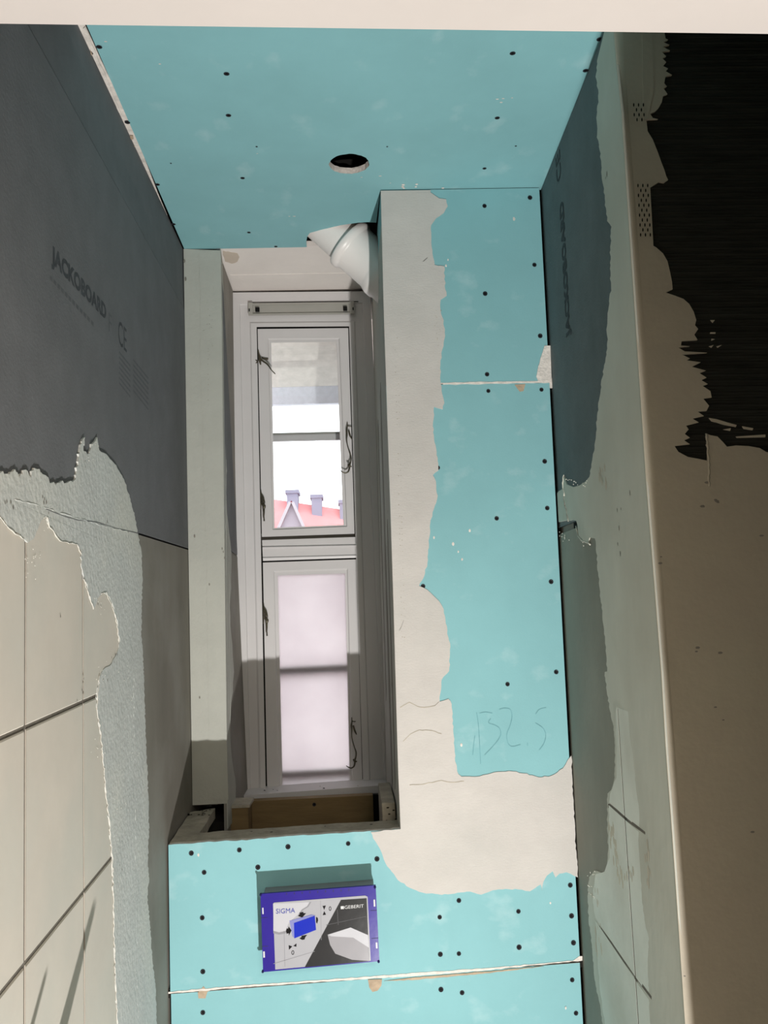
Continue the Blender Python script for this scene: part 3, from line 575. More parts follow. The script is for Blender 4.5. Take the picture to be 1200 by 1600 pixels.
# plaster strip along the corner
stl = [(934, 90), (931, 120), (935, 150), (932, 190), (933, 215), (938, 240), (940, 262), (940, 275), (944, 295), (945, 320), (949, 345), (955, 355), (954, 380), (953, 420), (955, 450), (951, 480), (948, 510), (950, 530), (946, 560), (941, 590), (937, 620), (933, 650), (930, 690), (926, 715), (921, 745), (915, 752), (906, 758), (896, 761), (885, 757), (881, 744), (878, 764), (870, 771)]
PRs = PR.off(.0)
inn = lambda z: inner(z, D1 - .001, 0)
seg1 = on(PRs, jag(stl, 1.1, 5, 21))
z771, z823 = PRs.at(870, 771).z, PRs.at(872, 816).z
lowb = [(878, 815), (890, 813), (900, 814), (902, 824), (904, 838), (912, 846), (919, 848), (921, 840), (929, 841), (931, 852), (935, 900), (940, 950), (945, 1000), (949, 1049), (945, 1050), (948, 1080), (953, 1110), (959, 1140), (961, 1180), (960, 1215), (955, 1234), (949, 1240), (949, 1290), (950, 1340), (948, 1360), (940, 1364), (928, 1360), (921, 1370), (918, 1400), (920, 1440), (925, 1480), (928, 1520), (932, 1550), (938, 1570), (944, 1620)]
seg2 = on(PRs, jag(lowb, 1.0, 5, 22))
Qs = [q for q in QQ if q.z < PRs.at(934, 90).z]
rim_pts = [PRs.at(934, 90)] + seg1[1:-1] + [inn(z771)] + [inn(z823)] + seg2[1:] + [Qbot - V((0, 0, 0))] + list(reversed(QQ[1:-1]))
rim_pts[0] = PRs.at(934, 90); top2 = PRs.at(941, 70)
stp = plate('corner_plaster', rim_pts[:1] + rim_pts[1:] + [QQ[0], PRs.at(944, 50)], nR, .0024, 'strip', wr)
ridge('plaster_ridge', PR.off(.0), [(881, 742), (880, 760), (882, 775)], .0022, 'strip', wr, 31)
ridge('plaster_ridge', PR.off(.0), [(881, 775), (885, 800), (888, 815)], .0016, 'dustR', wr, 32)
ridge('plaster_ridge', PR.off(.0), [(900, 822), (903, 838), (912, 846), (919, 848), (922, 851)], .0015, 'strip', wr, 33)
flecks('plaster_crumbs', PR.off(.0004), [(c[0] + random.uniform(-6, 6), c[1] + random.uniform(-5, 5)) for c in [(890, 752), (900, 757), (912, 755), (880, 835), (885, 842), (915, 848), (925, 1385), (926, 1400), (924, 1365)] for _ in range(5)], .0014, 'strip', wr, th=.0015)
flecks('plaster_smudge', PR.off(.0004), [(c[0] + random.uniform(-5, 5), c[1] + random.uniform(-12, 12)) for c in [(955, 1290), (958, 1310), (961, 1330), (963, 1350), (968, 1370), (957, 1300), (930, 1400), (934, 1455), (936, 1480), (941, 740), (942, 755), (1015, 1370), (1009, 1330), (985, 1370), (975, 1375)] for _ in range(5)], .0035, 'outer', wr, asp=2.2, th=.0002)
flecks('plaster_pits', PR.off(.0005), [(964, 797), (970, 795), (984, 770), (967, 825), (965, 850), (969, 865), (948, 272), (946, 278), (943, 1090)], .0016, 'masonry', wr, asp=2.5, th=.0001)
# pale tiles cut into the strip
g1 = (PR.at(952, 1260), PR.at(1010, 1303)); g2 = (PR.at(937, 1450), PR.at(1018, 1560))
vg = (PR.at(968, 1150), PR.at(998, 1600))
def vgy(z): return vg[0].y + (vg[1].y - vg[0].y) * (z - vg[0].z) / (vg[1].z - vg[0].z)
def gz(g, y): return g[0].z + (g[1].z - g[0].z) * (y - g[0].y) / (g[1].y - g[0].y)
PRt = PR.off(.0004)
def onR(y, z):                                # point of the tile face plane
    n_ = PRt.n; x = PRt.p.x - ((y - PRt.p.y) * n_.y + (z - PRt.p.z) * n_.z) / n_.x
    return V((x, y, z))
def tile_poly(left, right, za, zb2, seed):
    pass
gp = .0026
ZA = PR.at(966, 1105).z
yLt = lambda z: [PR.at(963, 1150).y, PR.at(952, 1250).y, PR.at(952, 1330).y, PR.at(940, 1440).y, PR.at(938, 1520).y, PR.at(950, 1620).y][0]
deepb = [(962, 1110), (963, 1160), (963, 1215), (953, 1240), (951, 1258), (952, 1290), (952, 1340), (944, 1362), (930, 1366), (926, 1400), (931, 1450), (934, 1500), (937, 1545), (945, 1600), (950, 1640)]
shallowb = [(985, 1110), (994, 1170), (998, 1220), (1004, 1260), (1005, 1290), (1003, 1330), (1006, 1380), (1012, 1420), (1019, 1450), (1017, 1500), (1019, 1560), (1021, 1600), (1022, 1640)]
dp = on(PRt, jag(deepb, .8, 8, 3)); sh = on(PR.off(-.0001), jag(shallowb, .8, 8, 4))
def clip(chain, z1, z0):
    out = []
    for a, b in zip(chain, chain[1:]):
        for p in (a,):
            if z0 < p.z < z1: out.append(p)
        for zt in (z1, z0):
            if (a.z - zt) * (b.z - zt) < 0: out.append(a + (b - a) * ((zt - a.z) / (b.z - a.z)))
    return out
zr = [ZA, (g1[0].z + g1[1].z) / 2, (g2[0].z + g2[1].z) / 2, .74]
for j in range(3):
    z1, z0 = zr[j] - (gp if j else 0), zr[j + 1] + gp
    L1 = clip(dp, z1, z0)
    if len(L1) > 1:
        lo2 = L1 + [onR(vgy(z0) + gp, z0), onR(vgy(z1) + gp, z1)]
        plate('wall_tile', lo2, nR, .0006, 'tileR', wr)
    L2 = clip(sh, z1, z0)
    if len(L2) > 1:
        plate('wall_tile', [onR(vgy(z1) - gp, z1), onR(vgy(z0) - gp, z0)] + list(reversed(L2)), nR, .0006, 'tileR', wr)
PRg = PR.off(.0002)
plate('grout_line', [PRg.at(*p) for p in ((965, 1108), (969, 1108), (1001.5, 1620), (997, 1620))], nR, .0004, 'grout', wr)
plate('grout_line', [PRg.at(*p) for p in ((950, 1256), (953, 1256), (1008, 1300), (1008, 1304), (950, 1262))], nR, .0004, 'grout', wr)
plate('grout_line', [PRg.at(*p) for p in ((936, 1446), (939, 1449), (1018, 1557), (1018, 1562), (936, 1452))], nR, .0004, 'grout', wr)
# outer face: black ribbed board, plastered over except for the upper right
PO1 = PO.off(-.0035)
pk = [(997, 30), (1300, 30), (1300, 760), (1024, 760)]
blk = plate('ribbed_board', on(PO1, pk), PO.n, .006, 'black', wr)
nb_ = 70
vv = []; ff = []
for i in range(nb_):
    yy = 56 + i * (660 / nb_); x0_ = 1012 if yy < 300 else 1030
    a, b, c, d = PO1.off(.0003).at(x0_, yy), PO1.off(.0003).at(1290, yy - 2), PO1.off(.0003).at(1290, yy + 2.2), PO1.off(.0003).at(x0_, yy + 4.2)
    m1, m2 = (a + d) / 2 + PO.n * .0011, (b + c) / 2 + PO.n * .0011; k = len(vv); vv += [a, b, c, d, m1, m2]; ff += [(k, k + 1, k + 5, k + 4), (k + 4, k + 5, k + 2, k + 3)]
o = mesh('board_ribs', vv, ff, 'black', wr); o['kind'] = 'stuff'
bound = [(1036, 38), (1040, 60), (1044, 62), (1037, 66), (1046, 70), (1036, 73), (1047, 79), (1034, 81), (1041, 88), (1035, 91), (1041, 97), (1036, 103), (1044, 107), (1040, 111), (1050, 117), (1040, 119), (1038, 130), (1042, 135), (1037, 138), (1043, 147), (1036, 150), (1034, 160), (1029, 169), (1024, 174), (1016, 178), (1020, 184), (1028, 186), (1010, 187), (1012, 205), (1020, 218), (1028, 238), (1034, 255), (1038, 265), (1041, 275), (1044, 281), (1038, 285), (1030, 284), (1022, 289), (1016, 293), (1018, 330), (1021, 384), (1026, 387), (1036, 396), (1043, 408), (1047, 425), (1050, 440), (1051, 452), (1040, 457), (1055, 462), (1068, 467), (1077, 475), (1084, 487), (1088, 500), (1086, 508), (1091, 514), (1085, 523), (1090, 531), (1065, 533), (1064, 540), (1078, 541), (1060, 543), (1070, 549), (1105, 551), (1066, 554), (1078, 560), (1073, 563), (1095, 566), (1081, 573), (1103, 579), (1093, 583), (1104, 590), (1096, 594), (1106, 600), (1098, 603), (1110, 611), (1112, 621), (1099, 623), (1108, 634), (1104, 642), (1090, 643), (1100, 650), (1082, 654), (1092, 660), (1072, 665), (1076, 671), (1070, 678), (1078, 684), (1069, 688), (1078, 694), (1054, 697), (1060, 706), (1075, 714), (1092, 717), (1106, 720), (1106, 700), (1103, 677), (1110, 680), (1121, 682), (1129, 690), (1136, 698), (1150, 696), (1170, 697), (1187, 700), (1197, 706), (1215, 710), (1300, 712)]
ob = on(PO, bound)
lastx = 1.28
outer_loop = list(QQ) + [V((lastx, Qbot.y, 0)), V((lastx, ob[-1].y, ob[-1].z - .01))] + list(reversed(ob[1:]))
ot = ext(ob[1], ob[0], zC - .001); outer_loop += [ot]
outer_loop = [QQ[0]] + QQ[1:-1] + [Qbot, V((lastx, Qbot.y, 0))] + list(reversed(ob[1:])) + [ot]
def onPO(x, z): return V((x, PO.p.y - (z - PO.p.z) * PO.n.z / PO.n.y, z))
Qs_ = QQ[:-1] + [Qbot]; Qi_ = [onPO(q.x + .012, q.z) for q in Qs_]
vs_ = []; fs_ = []
for q, qi_ in zip(Qs_, Qi_): vs_ += [q, qi_, q - PO.n * .004, qi_ - PO.n * .0034]
for k in range(len(Qs_) - 1):
    a = 4 * k; fs_ += [(a, a + 1, a + 5, a + 4), (a + 2, a + 6, a + 7, a + 3), (a, a + 4, a + 6, a + 2)]
mesh('outer_plaster_edge', vs_, fs_, 'outer', wr, smooth=True)
plate('outer_plaster', Qi_ + [onPO(lastx, 0.0)] + list(reversed(ob[1:])) + [onPO(ot.x, ot.z)], PO.n, .0034, 'outer', wr)
# smeared plaster rests on the ribs
for i, p in enumerate(([(1108, 653), (1120, 655), (1140, 661), (1151, 664), (1150, 667), (1133, 664), (1112, 658)], [(1160, 666), (1177, 669), (1176, 672), (1162, 670)], [(1130, 671), (1142, 669), (1141, 673)], [(1150, 682), (1196, 679), (1196, 683), (1152, 684)], [(1110, 500), (1117, 500), (1114, 504)], [(1110, 519), (1118, 519), (1118, 521), (1110, 521)], [(1112, 529), (1117, 530), (1112, 532)], [(1108, 541), (1115, 539), (1112, 543)], [(1120, 541), (1128, 539), (1122, 543)])):
    plate('plaster_smear', on(PO1.off(.0022), p), PO.n, .0018, 'outer', wr)
# perforated corner bead laid bare
PBd = PO.off(.0040)
def bead(y0_, y1_, xs, name='corner_bead'):
    oc = [(985 + (y0_ - 285) * .065, y0_), (xs[1] + (y0_ - 285) * .05, y0_), (xs[1] + (y1_ - 285) * .05, y1_), (985 + (y1_ - 285) * .065, y1_)]
    hs = []
    r_ = 0; y = y0_ + 6
    while y < y1_ - 6:
        for k in range(3 if r_ % 2 == 0 else 2):
            cx = xs[0] + 12.5 + (y - 285) * .053 + k * 7.6 + (4 if r_ % 2 else 0)
            hs.append([PBd.at(cx + 1.1 * math.cos(2 * math.pi * q / 8), y + 3.1 * math.sin(2 * math.pi * q / 8)) for q in range(8)])
        y += 7.7; r_ += 1
    vv = []; ff = []
    for h in hs: k = len(vv); vv += [p + PO.n * .0002 for p in h]; ff.append(tuple(range(k, k + 8)))
    o = mesh('bead_perforations', vv, ff, 'socket', wr); o['kind'] = 'stuff'
bead(284, 376, (984, 1016)); bead(158, 196, (984, 1010))
plate('plaster_edge', [p + PO.n * .0008 for p in on(PO, [(1003, 55), (1020, 55), (1022, 140), (1012, 186), (1005, 188), (1004, 120)])], PO.n, .0012, 'outer', wr)
ridge('plaster_ridge', PO.off(0), [(1104, 678), (1106, 700), (1107, 722), (1108, 760)], .0016, 'outer', wr, 40)
flecks('plaster_pits', PO.off(.0003), [(1105, 754), (1120, 783), (1122, 785), (1118, 781), (1190, 837), (1098, 791), (1088, 1018), (1090, 1012), (1118, 1105), (1130, 1125), (1125, 1020), (1070, 1525), (1176, 1300), (1033, 870), (1032, 880)], .0030, 'masonry', wr, asp=.5, th=.0001)
structure(box_('wall_side_right', (1.30, .692, 0), (1.4, 2.75, 2.75), 'masonry'))

# ---- rear masonry with the window opening
PWf = PY(2.36)
wxl, wxr = -.292, .135
zsill = 1.075
rear = structure(boxes('wall_rear', [((xL - .1, 2.375, -.1), (wxl - .004, 2.60, 2.75)), ((wxr + .004, 2.375, -.1), (1.3, 2.60, 2.75)), ((wxl - .004, 2.375, -.1), (wxr + .004, 2.60, zsill - .03)), ((wxl - .004, 2.375, 2.405), (wxr + .004, 2.60, 2.75))], 'masonry'))

# ================================================================== WINDOW
wi = structure(empty('window_1', (-.08, 2.33, zsill)))
def W(y, *px): return [PY(y).at(*p) for p in px]
q0 = [(361, 457), (578, 455), (618, 1250), (379.5, 1258)]
q1 = [(374, 475), (567, 473), (603, 1250), (391, 1258)]
q2 = [(375.5, 477), (565.5, 475), (601, 1250), (392.5, 1258)]
q3 = [(390, 503), (555, 501.5), (580, 1250), (405, 1258)]
q4 = [(392, 505), (553, 503.5), (578, 1250), (408, 1258)]
q5 = [(401, 511), (545.5, 510), (568, 1250), (415.7, 1258)]
ring('window_frame', [W(2.372, *q0), W(2.330, *q0), W(2.330, *q1), W(2.334, *q2), W(2.334, *q3), W(2.331, *q4), W(2.331, *q5), W(2.374, *q5)], 'white', wi)
# transom between the sashes
def band(name, y_list, px_top, px_bot, m='white', parent=wi):
    pass
tp = [((409.5, 844), (556, 839), 2.374), ((409.5, 844), (556, 839), 2.331), ((409.8, 853), (556.4, 850), 2.331), ((410, 855), (556.5, 852), 2.326), ((410, 858), (556.6, 855), 2.333), ((410.6, 870), (557, 866), 2.333), ((410.7, 872), (557.2, 868), 2.329), ((411, 876.5), (557.4, 871.5), 2.331), ((411, 876.5), (557.4, 871.5), 2.374)]
vv = []; ff = []
for a, b, y in tp: vv += [PY(y).at(*a), PY(y).at(*b)]
for i in range(len(tp) - 1): ff.append((2 * i, 2 * i + 1, 2 * i + 3, 2 * i + 2))
mesh('transom', vv, ff, 'white', wi)
def sash(o4, b4, c4, g4, yf, name):
    s_ = ring(name, [W(yf + .03, *o4), W(yf, *o4), W(yf, *b4), W(yf + .004, *c4), W(yf + .004, *g4), W(yf + .018, *g4), W(yf + .03, *g4)], 'white', wi); return s_
up_o = [(402.6, 514), (544, 512.5), (554, 834), (409.2, 839)]
up_b = [(418, 529), (530.5, 528), (542.5, 823), (425.5, 828)]
up_c = [(420, 531), (529, 530), (541, 821.5), (427, 826.5)]
up_g = [(423.8, 535.5), (525.5, 534), (536.5, 820), (429.2, 824.5)]
su = sash(up_o, up_b, up_c, up_g, 2.337, 'sash')
plate('sash_gap_shade', W(2.352, (408, 834), (556, 829), (556.5, 846), (408.5, 851)), (0, -1, 0), .02, 'dust', wi)  # dark strip painted in as the shaded gap under the upper sash
lo_o = [(410.8, 879), (556.4, 874), (567, 1250), (418.0, 1258)]
lo_b = [(427, 892), (543.5, 888), (552, 1250), (436.5, 1258)]
lo_c = [(429, 894), (541.8, 890.5), (550.5, 1250), (438.5, 1258)]
lo_g = [(433.8, 899), (539.4, 896), (547.2, 1250), (442.2, 1258)]
sl = sash(lo_o, lo_b, lo_c, lo_g, 2.337, 'sash')
# rebate backing, near-black to paint in the shade of the sash gaps
ring('rebate', [W(2.362, *q5), W(2.362, *[(410, 522), (537, 520), (561, 1250), (424, 1258)])], 'cavity', wi)
plate('rebate_strip', W(2.3685, (400, 826), (562, 821), (564, 892), (402, 897)), (0, -1, 0), .004, 'cavity', wi)
def pane(nm, px, y, m, parent):
    P = W(y, *px); return plate(nm, P, (0, -1, 0), .003, m, parent)
pane('pane', [(419, 530), (530, 529), (541, 824), (425, 829)], 2.3565, 'glass', su)
pane('frosted_pane', [(429, 893), (544, 890), (552, 1250), (437, 1258)], 2.3565, 'frost', sl)
# outer sash of the double window with its glazing bars
xo0, xo1 = PY(2.46).at(405, 800).x, PY(2.46).at(560, 800).x
outs = boxes('outer_sash', [((xo0 - .03, 2.45, zsill), (xo0, 2.49, 2.40)), ((xo1, 2.45, zsill), (xo1 + .03, 2.49, 2.40)), ((xo0, 2.45, zsill), (xo1, 2.49, zsill + .02)), ((xo0, 2.45, 2.375), (xo1, 2.49, 2.40))], 'white', wi)
def barbox(nm, ya, yb, y0_, y1_, m):
    lo0, lo1, hi0, hi1 = PY(y0_).at(405, yb + .7), PY(y0_).at(560, yb - 2.9), PY(y0_).at(405, ya + .7), PY(y0_).at(560, ya - 2.9)
    vs_ = [lo0, lo1, hi1, hi0]; dv = V((0, y1_ - y0_, 0)); mesh(nm, vs_ + [v + dv for v in vs_], [(0, 1, 2, 3), (4, 7, 6, 5), (0, 4, 5, 1), (1, 5, 6, 2), (2, 6, 7, 3), (3, 7, 4, 0)], m, outs)
barbox('glazing_bar', 680, 689, 2.452, 2.464, 'white'); barbox('bar_groove_shade', 676.5, 680, 2.4525, 2.463, 'alu')  # grey upper strip paints the shadow groove along the white bar
for ya, yb in ((1041.5, 1053.5), (1203, 1213)):
    P = W(2.3655, (425, ya + 1), (550, ya - 5), (550, yb - 5), (425, yb + 1)); plate('glazing_bar', P, (0, -1, 0), .016, 'alu', outs)
# upper outer pane (its lower half is behind the frosted film)
plate('pane', [V((xo0, 2.466, 1.70)), V((xo1, 2.466, 1.70)), V((xo1, 2.466, 2.375)), V((xo0, 2.466, 2.375))], (0, -1, 0), .003, 'glass', outs)
# window board (sill)
zs0 = PY(2.20).at(490, 1235).z
s_px = [(361, 1240), (615, 1222)]
sA_, sB_ = PY(2.272).at(361, 1244), PY(2.272).at(616, 1226)
zz0 = (sA_.z + sB_.z) / 2
si = mesh('window_sill', [V((-.283, 2.272, sA_.z)), V((side_x(1.1) - .002, 2.272, sB_.z)), V((side_x(1.1) - .002, 2.345, sB_.z + .004)), V((-.283, 2.345, sA_.z + .004)), V((-.283, 2.272, sA_.z - .020)), V((side_x(1.1) - .002, 2.272, sB_.z - .020)), V((side_x(1.1) - .002, 2.345, sB_.z - .02)), V((-.283, 2.345, sA_.z - .02))], [(0, 1, 2, 3), (4, 7, 6, 5), (0, 4, 5, 1), (1, 5, 6, 2), (2, 6, 7, 3), (3, 7, 4, 0)], 'white', wi)
rq = random.Random(12)
for _ in range(9):
    x = rq.uniform(-.22, .08); y = rq.uniform(2.276, 2.32); z = zz0 + .0015 + (x + .08) * ((sB_.z - sA_.z) / (sB_.x - sA_.x)); r_ = rq.uniform(.0015, .0035)
    mesh('plaster_crumb', [V((x - r_, y, z)), V((x + r_, y - r_, z)), V((x + r_ * .7, y + r_, z)), V((x, y, z + r_ * .7))], [(0, 1, 3), (1, 2, 3), (2, 0, 3), (0, 2, 1)], rq.choice(['woodpale', 'cavity', 'gyp']), wi)
# fittings (aged bronze)
def fit(parent, nm, px, rad, y=2.325, yl=None, n=5):
    ys = yl or [y] * len(px); P = [PY(yy).at(*p) for p, yy in zip(px, ys)]
    rr_ = rad if isinstance(rad, (list, tuple)) else [rad] * len(P)
    PP_ = smoothpath(P, n); RR = []
    for i in range(len(PP_)):
        t = i / n; k = min(int(t), len(rr_) - 2); RR.append(rr_[k] + (rr_[k + 1] - rr_[k]) * (t - k))
    return tube(nm, PP_, RR, 'bronze', parent, seg=8)
def z3(x0_, y0_, k): return lambda l: [(x0_ + x / k, y0_ + y / k) for x, y in l]
h = z3(520, 640, 13.33)
def hook(parent, f, h):
    e = f(parent)
    return e
def stay(parent, h, base):
    e = fit(parent, 'stay_hook', h([(300, 265), (302, 340), (290, 430), (295, 520), (290, 620), (305, 740), (345, 880), (380, 990), (372, 1090), (350, 1150), (345, 1220), (320, 1290), (260, 1320), (195, 1295), (158, 1268)]), [.0012, .0015, .0024, .0021, .0014, .0014, .0014, .0019, .0018, .0026, .0022, .0021, .0018, .0014, .0009], yl=[2.334, 2.328, 2.325, 2.324, 2.322, 2.32, 2.319, 2.319, 2.319, 2.319, 2.319, 2.319, 2.319, 2.317, 2.314])
    fit(e, 'hinge_pin', h([(310, 340), (350, 350), (385, 350)]), [.0014, .0012, .0014], y=2.331)
    fit(e, 'stay_plate', h([(330, 430), (355, 530), (385, 590), (400, 625)]), [.0022, .0026, .0018, .0008], y=2.333)
    fit(e, 'stay_eye', h([(315, 1135), (345, 1175), (395, 1185)]), [.0020, .0026, .0016], y=2.319)
stay(su, h, 0)
h2 = lambda l: [(530 + (x * 1.0 + 90 + (y - 265) * .02) / 13.33, 1100 + (y + 20) / 13.33 * 1.0) for x, y in l]
h2 = lambda l: [(541 + (x - 160) / 13.33 * .95 - 1.5 + (y - 265) * .0016, 1121 + (y - 265) / 13.33) for x, y in l]
stay(sl, h2, 0)
g_ = z3(390, 530, 20)
e = fit(su, 'sash_latch', g_([(265, 330), (285, 440), (310, 560), (320, 660), (345, 800)]), [.0016, .0018, .0036, .0040, .0014], yl=[2.334, 2.330, 2.326, 2.325, 2.326])
fit(e, 'latch_arm', g_([(340, 620), (430, 690), (530, 760), (610, 850), (680, 960), (800, 1085)]), [.0030, .0026, .0024, .0022, .0014, .0013], yl=[2.323, 2.321, 2.319, 2.318, 2.316, 2.312])
fit(e, 'latch_plate', g_([(380, 570), (470, 600), (580, 620)]), [.0014, .0020, .0026], y=2.334)
fit(e, 'latch_pin', g_([(185, 650), (250, 690), (200, 750)]), [.0010, .0018, .0012], y=2.330)
def knob(parent, X, Y, k, bright=False):
    g2_ = lambda l: [(X + x / k, Y + y / k) for x, y in l]
    e = fit(parent, 'sash_latch', g2_([(310, 440), (320, 560), (370, 680), (390, 800)]), [.0010, .0020, .0036, .0042], yl=[2.336, 2.331, 2.327, 2.325])
    fit(e, 'latch_collar', g2_([(350, 830), (400, 900), (390, 980)]), [.0036, .0048, .0032], yl=[2.326, 2.323, 2.323])
    fit(e, 'latch_tail', g2_([(395, 980), (400, 1100), (398, 1190), (405, 1320)]), [.0030, .0020, .0015, .0020], yl=[2.322, 2.320, 2.319, 2.318])
    fit(e, 'latch_plate', g2_([(305, 480), (310, 700), (312, 1000)]), [.0012, .0020, .0016], y=2.334)
knob(su, 390, 740, 17.78); knob(sl, 393.5, 916, 17.0)

# ================================================================== THINGS
# headrail of a blind on the window head
hy = 2.326
P = W(hy, (388, 474.5), (553, 472.5), (554, 491), (389, 492.5))
hr = empty('blind_headrail', (P[0] + P[1] + P[2] + P[3]) / 4 + V((0, .0, -.011)))
thing(hr, 'slim grey metal blind headrail screwed across the head of the white window frame', 'rail')
cx0, cx1 = P[0].x, P[1].x; z0, z1 = P[3].z, P[0].z; sl_ = (P[1].z - P[0].z) / (P[1].x - P[0].x)
def hz(x, z): return z + sl_ * (x - cx0)
def hbox(nm, x0_, x1_, za_, zb_, ya, yb, m, par):
    vs_ = [V((x, y, hz(x, z))) for x in (x0_, x1_) for y in (ya, yb) for z in (za_, zb_)]
    return mesh(nm, vs_, [(0, 1, 3, 2), (4, 6, 7, 5), (0, 4, 5, 1), (2, 3, 7, 6), (0, 2, 6, 4), (1, 5, 7, 3)], m, par)
hbox('rail_back', cx0, cx1, z0, z1, 2.3272, 2.3297, 'alu', hr)
hbox('rail_lip', cx0 + .012, cx1 - .012, z1 - .004, z1, 2.322, 2.3272, 'alu', hr)
hbox('rail_lip', cx0 + .012, cx1 - .012, z0, z0 + .003, 2.322, 2.3272, 'alu', hr)
for s_ in (0, 1):
    a = cx0 if s_ == 0 else cx1 - .012
    br = hbox('end_bracket', a, a + .012, z0 - .0005, z1 + .0005, 2.319, 2.3271, 'alu', hr)
    hbox('bracket_slot', a + (.0015 if s_ == 0 else .0075), a + (.0045 if s_ == 0 else .0105), z0 + .008, z0 + .016, 2.3182, 2.3191, 'socket', br)
    b2 = cx0 + .019 if s_ == 0 else cx1 - .030
    hbox('bracket_clip', b2, b2 + .011, z0 + .009, z0 + .020, 2.3205, 2.3271, 'socket', hr)
tube('rail_gap_line', [V((cx0 + .005, 2.3285, hz(cx0, z1 + .003))), V(((cx0 + cx1) / 2, 2.3285, hz((cx0 + cx1) / 2, z1 + .0035))), V((cx1 + .012, 2.3285, hz(cx1, z1 + .003)))], .0011, 'cavity', hr, seg=6)  # near-black tube stands in for the shaded gap above the rail

# ventilation duct
du = empty('ventilation_duct', tuple(A0 + ax * .07 - perp * .06))
thing(du, 'white plastic ventilation duct elbow dropping from ceiling cutout into the plastered shaft', 'duct')
def along(px, py):
    p = PY(pipe_y).at(px, py); return (p - A0).dot(ax)
s1, s2, s3 = along(517, 407), along(571, 455), along(587, 468)
def lathe(nm, prof, m, par, seg=36):
    u = perp; b = ax.cross(u); verts = []; faces = []
    for s_, r_ in prof:
        for k in range(seg): a = 2 * math.pi * k / seg; verts.append(A0 + ax * s_ + (u * math.cos(a) + b * math.sin(a)) * r_)
    for i in range(len(prof) - 1):
        for k in range(seg): faces.append((i * seg + k, i * seg + (k + 1) % seg, (i + 1) * seg + (k + 1) % seg, (i + 1) * seg + k))
    return mesh(nm, verts, faces, m, par, smooth=True)
lathe('duct_pipe', [(-.20, R0 - .003), (s1 + .01, R0 - .003)], 'duct', du)
co = lathe('duct_elbow', [(s1 - .001, R0 - .003), (s1 - .001, R0 + .006), (s1 + .002, R0 + .0078), (s1 + .014, R0 + .0078), (s1 + .018, R0 + .003), (s1 + .022, R0 + .001), (s2 - .02, R0), (s2 - .014, R0 + .002), (s2 - .004, R0 + .0055), (s2 + .012, R0 + .0055), (s2 + .016, R0 + .003), (s3 + .05, R0 + .003), (s3 + .05, R0 - .003)], 'duct', du)

# boards inside the open top of the casing
p0, p1 = PY(2.195).at(393, 1260), PY(2.195).at(583, 1250)
zt = sA_.z - .022
pk_ = empty('wood_plank', (p0.x + .1, 2.21, .916))
thing(pk_, 'raw timber plank set on edge below the window sill, a single screw in its face', 'plank')
box_('board', (p0.x, 2.195, .916), (p1.x, 2.224, PY(2.195).at(491, 1247).z), 'wood', pk_, .0012)
so = bpy.data.objects.new('screw', SCREW); C.objects.link(so); so.parent = pk_; so.matrix_parent_inverse = pk_.matrix_basis.inverted()
so.matrix_basis = Matrix.Translation(PY(2.1946).at(491, 1257)) @ V((0, -1, 0)).to_track_quat('Z', 'Y').to_matrix().to_4x4()
a, b = PY(2.09).at(357, 1270).x, PY(2.09).at(388, 1270).x
bk = box_('wood_block', (a, 2.09, .9155), (b, 2.16, PY(2.09).at(370, 1262).z), 'wood', None, .002)
thing(bk, 'short upright timber block beside the left pier in the open casing top', 'block')
bkt = plate('plaster_blob', [V((a - .006, 2.085, PY(2.09).at(370, 1262).z + .006)), V((b + .004, 2.085, PY(2.09).at(370, 1262).z + .006)), V((b + .006, 2.165, PY(2.09).at(370, 1262).z + .005)), V((a - .006, 2.165, PY(2.09).at(370, 1262).z + .007))], (0, 0, 1), .006, 'woodpale', bk)
a, b = PY(1.86).at(597, 1270).x, side_x(1.1) - .0035
rk = box_('wood_block', (a, 1.858, .9155), (b, 2.06, PY(1.9).at(610, 1247).z), 'woodpale', None, .002)
thing(rk, 'plaster-dusted timber block against the shaft side at the right end of the casing top', 'block')
flecks('nail_marks', PY(1.8575), [(606, 1262), (608, 1272), (615, 1266), (604, 1282), (618, 1280)], .003, 'cavity', rk, asp=.5, th=.0002)

# flush-plate cover box
pb = .052
PF = PY(D1 - pb)
fp = on(PF, [(407, 1397), (587, 1383.5), (593, 1502), (411, 1519)])
cvr = empty('flush_plate_cover', ((fp[2] + fp[3]) / 2 + V((0, pb, 0))))
thing(cvr, 'violet-framed plastic cover box with a glossy printed card, sticking out of the blue board', 'cover')
def lerp4(u, v, y=0.0):
    a = fp[3] + (fp[2] - fp[3]) * u; b = fp[0] + (fp[1] - fp[0]) * u; p = a + (b - a) * v; return V((p.x, p.y - y, p.z))
ins = [lerp4(.022, .965), lerp4(.985, .965), lerp4(.985, .03), lerp4(.022, .03)]
verts = [V((p.x, D1 - pb + .006, p.z)) for p in ins] + [V((p.x, D1 + .03, p.z)) for p in ins]
mesh('cover_body', verts, [(0, 1, 5, 4), (1, 2, 6, 5), (2, 3, 7, 6), (3, 0, 4, 7), (4, 5, 6, 7)], 'bodygrey', cvr)
fl = [lerp4(0, 1), lerp4(1, 1), lerp4(1, 0), lerp4(0, 0)]
plate('cover_frame', fl, (0, -1, 0), .006, 'purple', cvr)
uv = lambda l, y: [lerp4(a, b, y) for a, b in l]
card = plate('printed_card', uv([(.105, .865), (.115, .878), (.905, .878), (.925, .86), (.925, .02), (.105, .02)], .0006), (0, -1, 0), .0006, 'card', cvr)
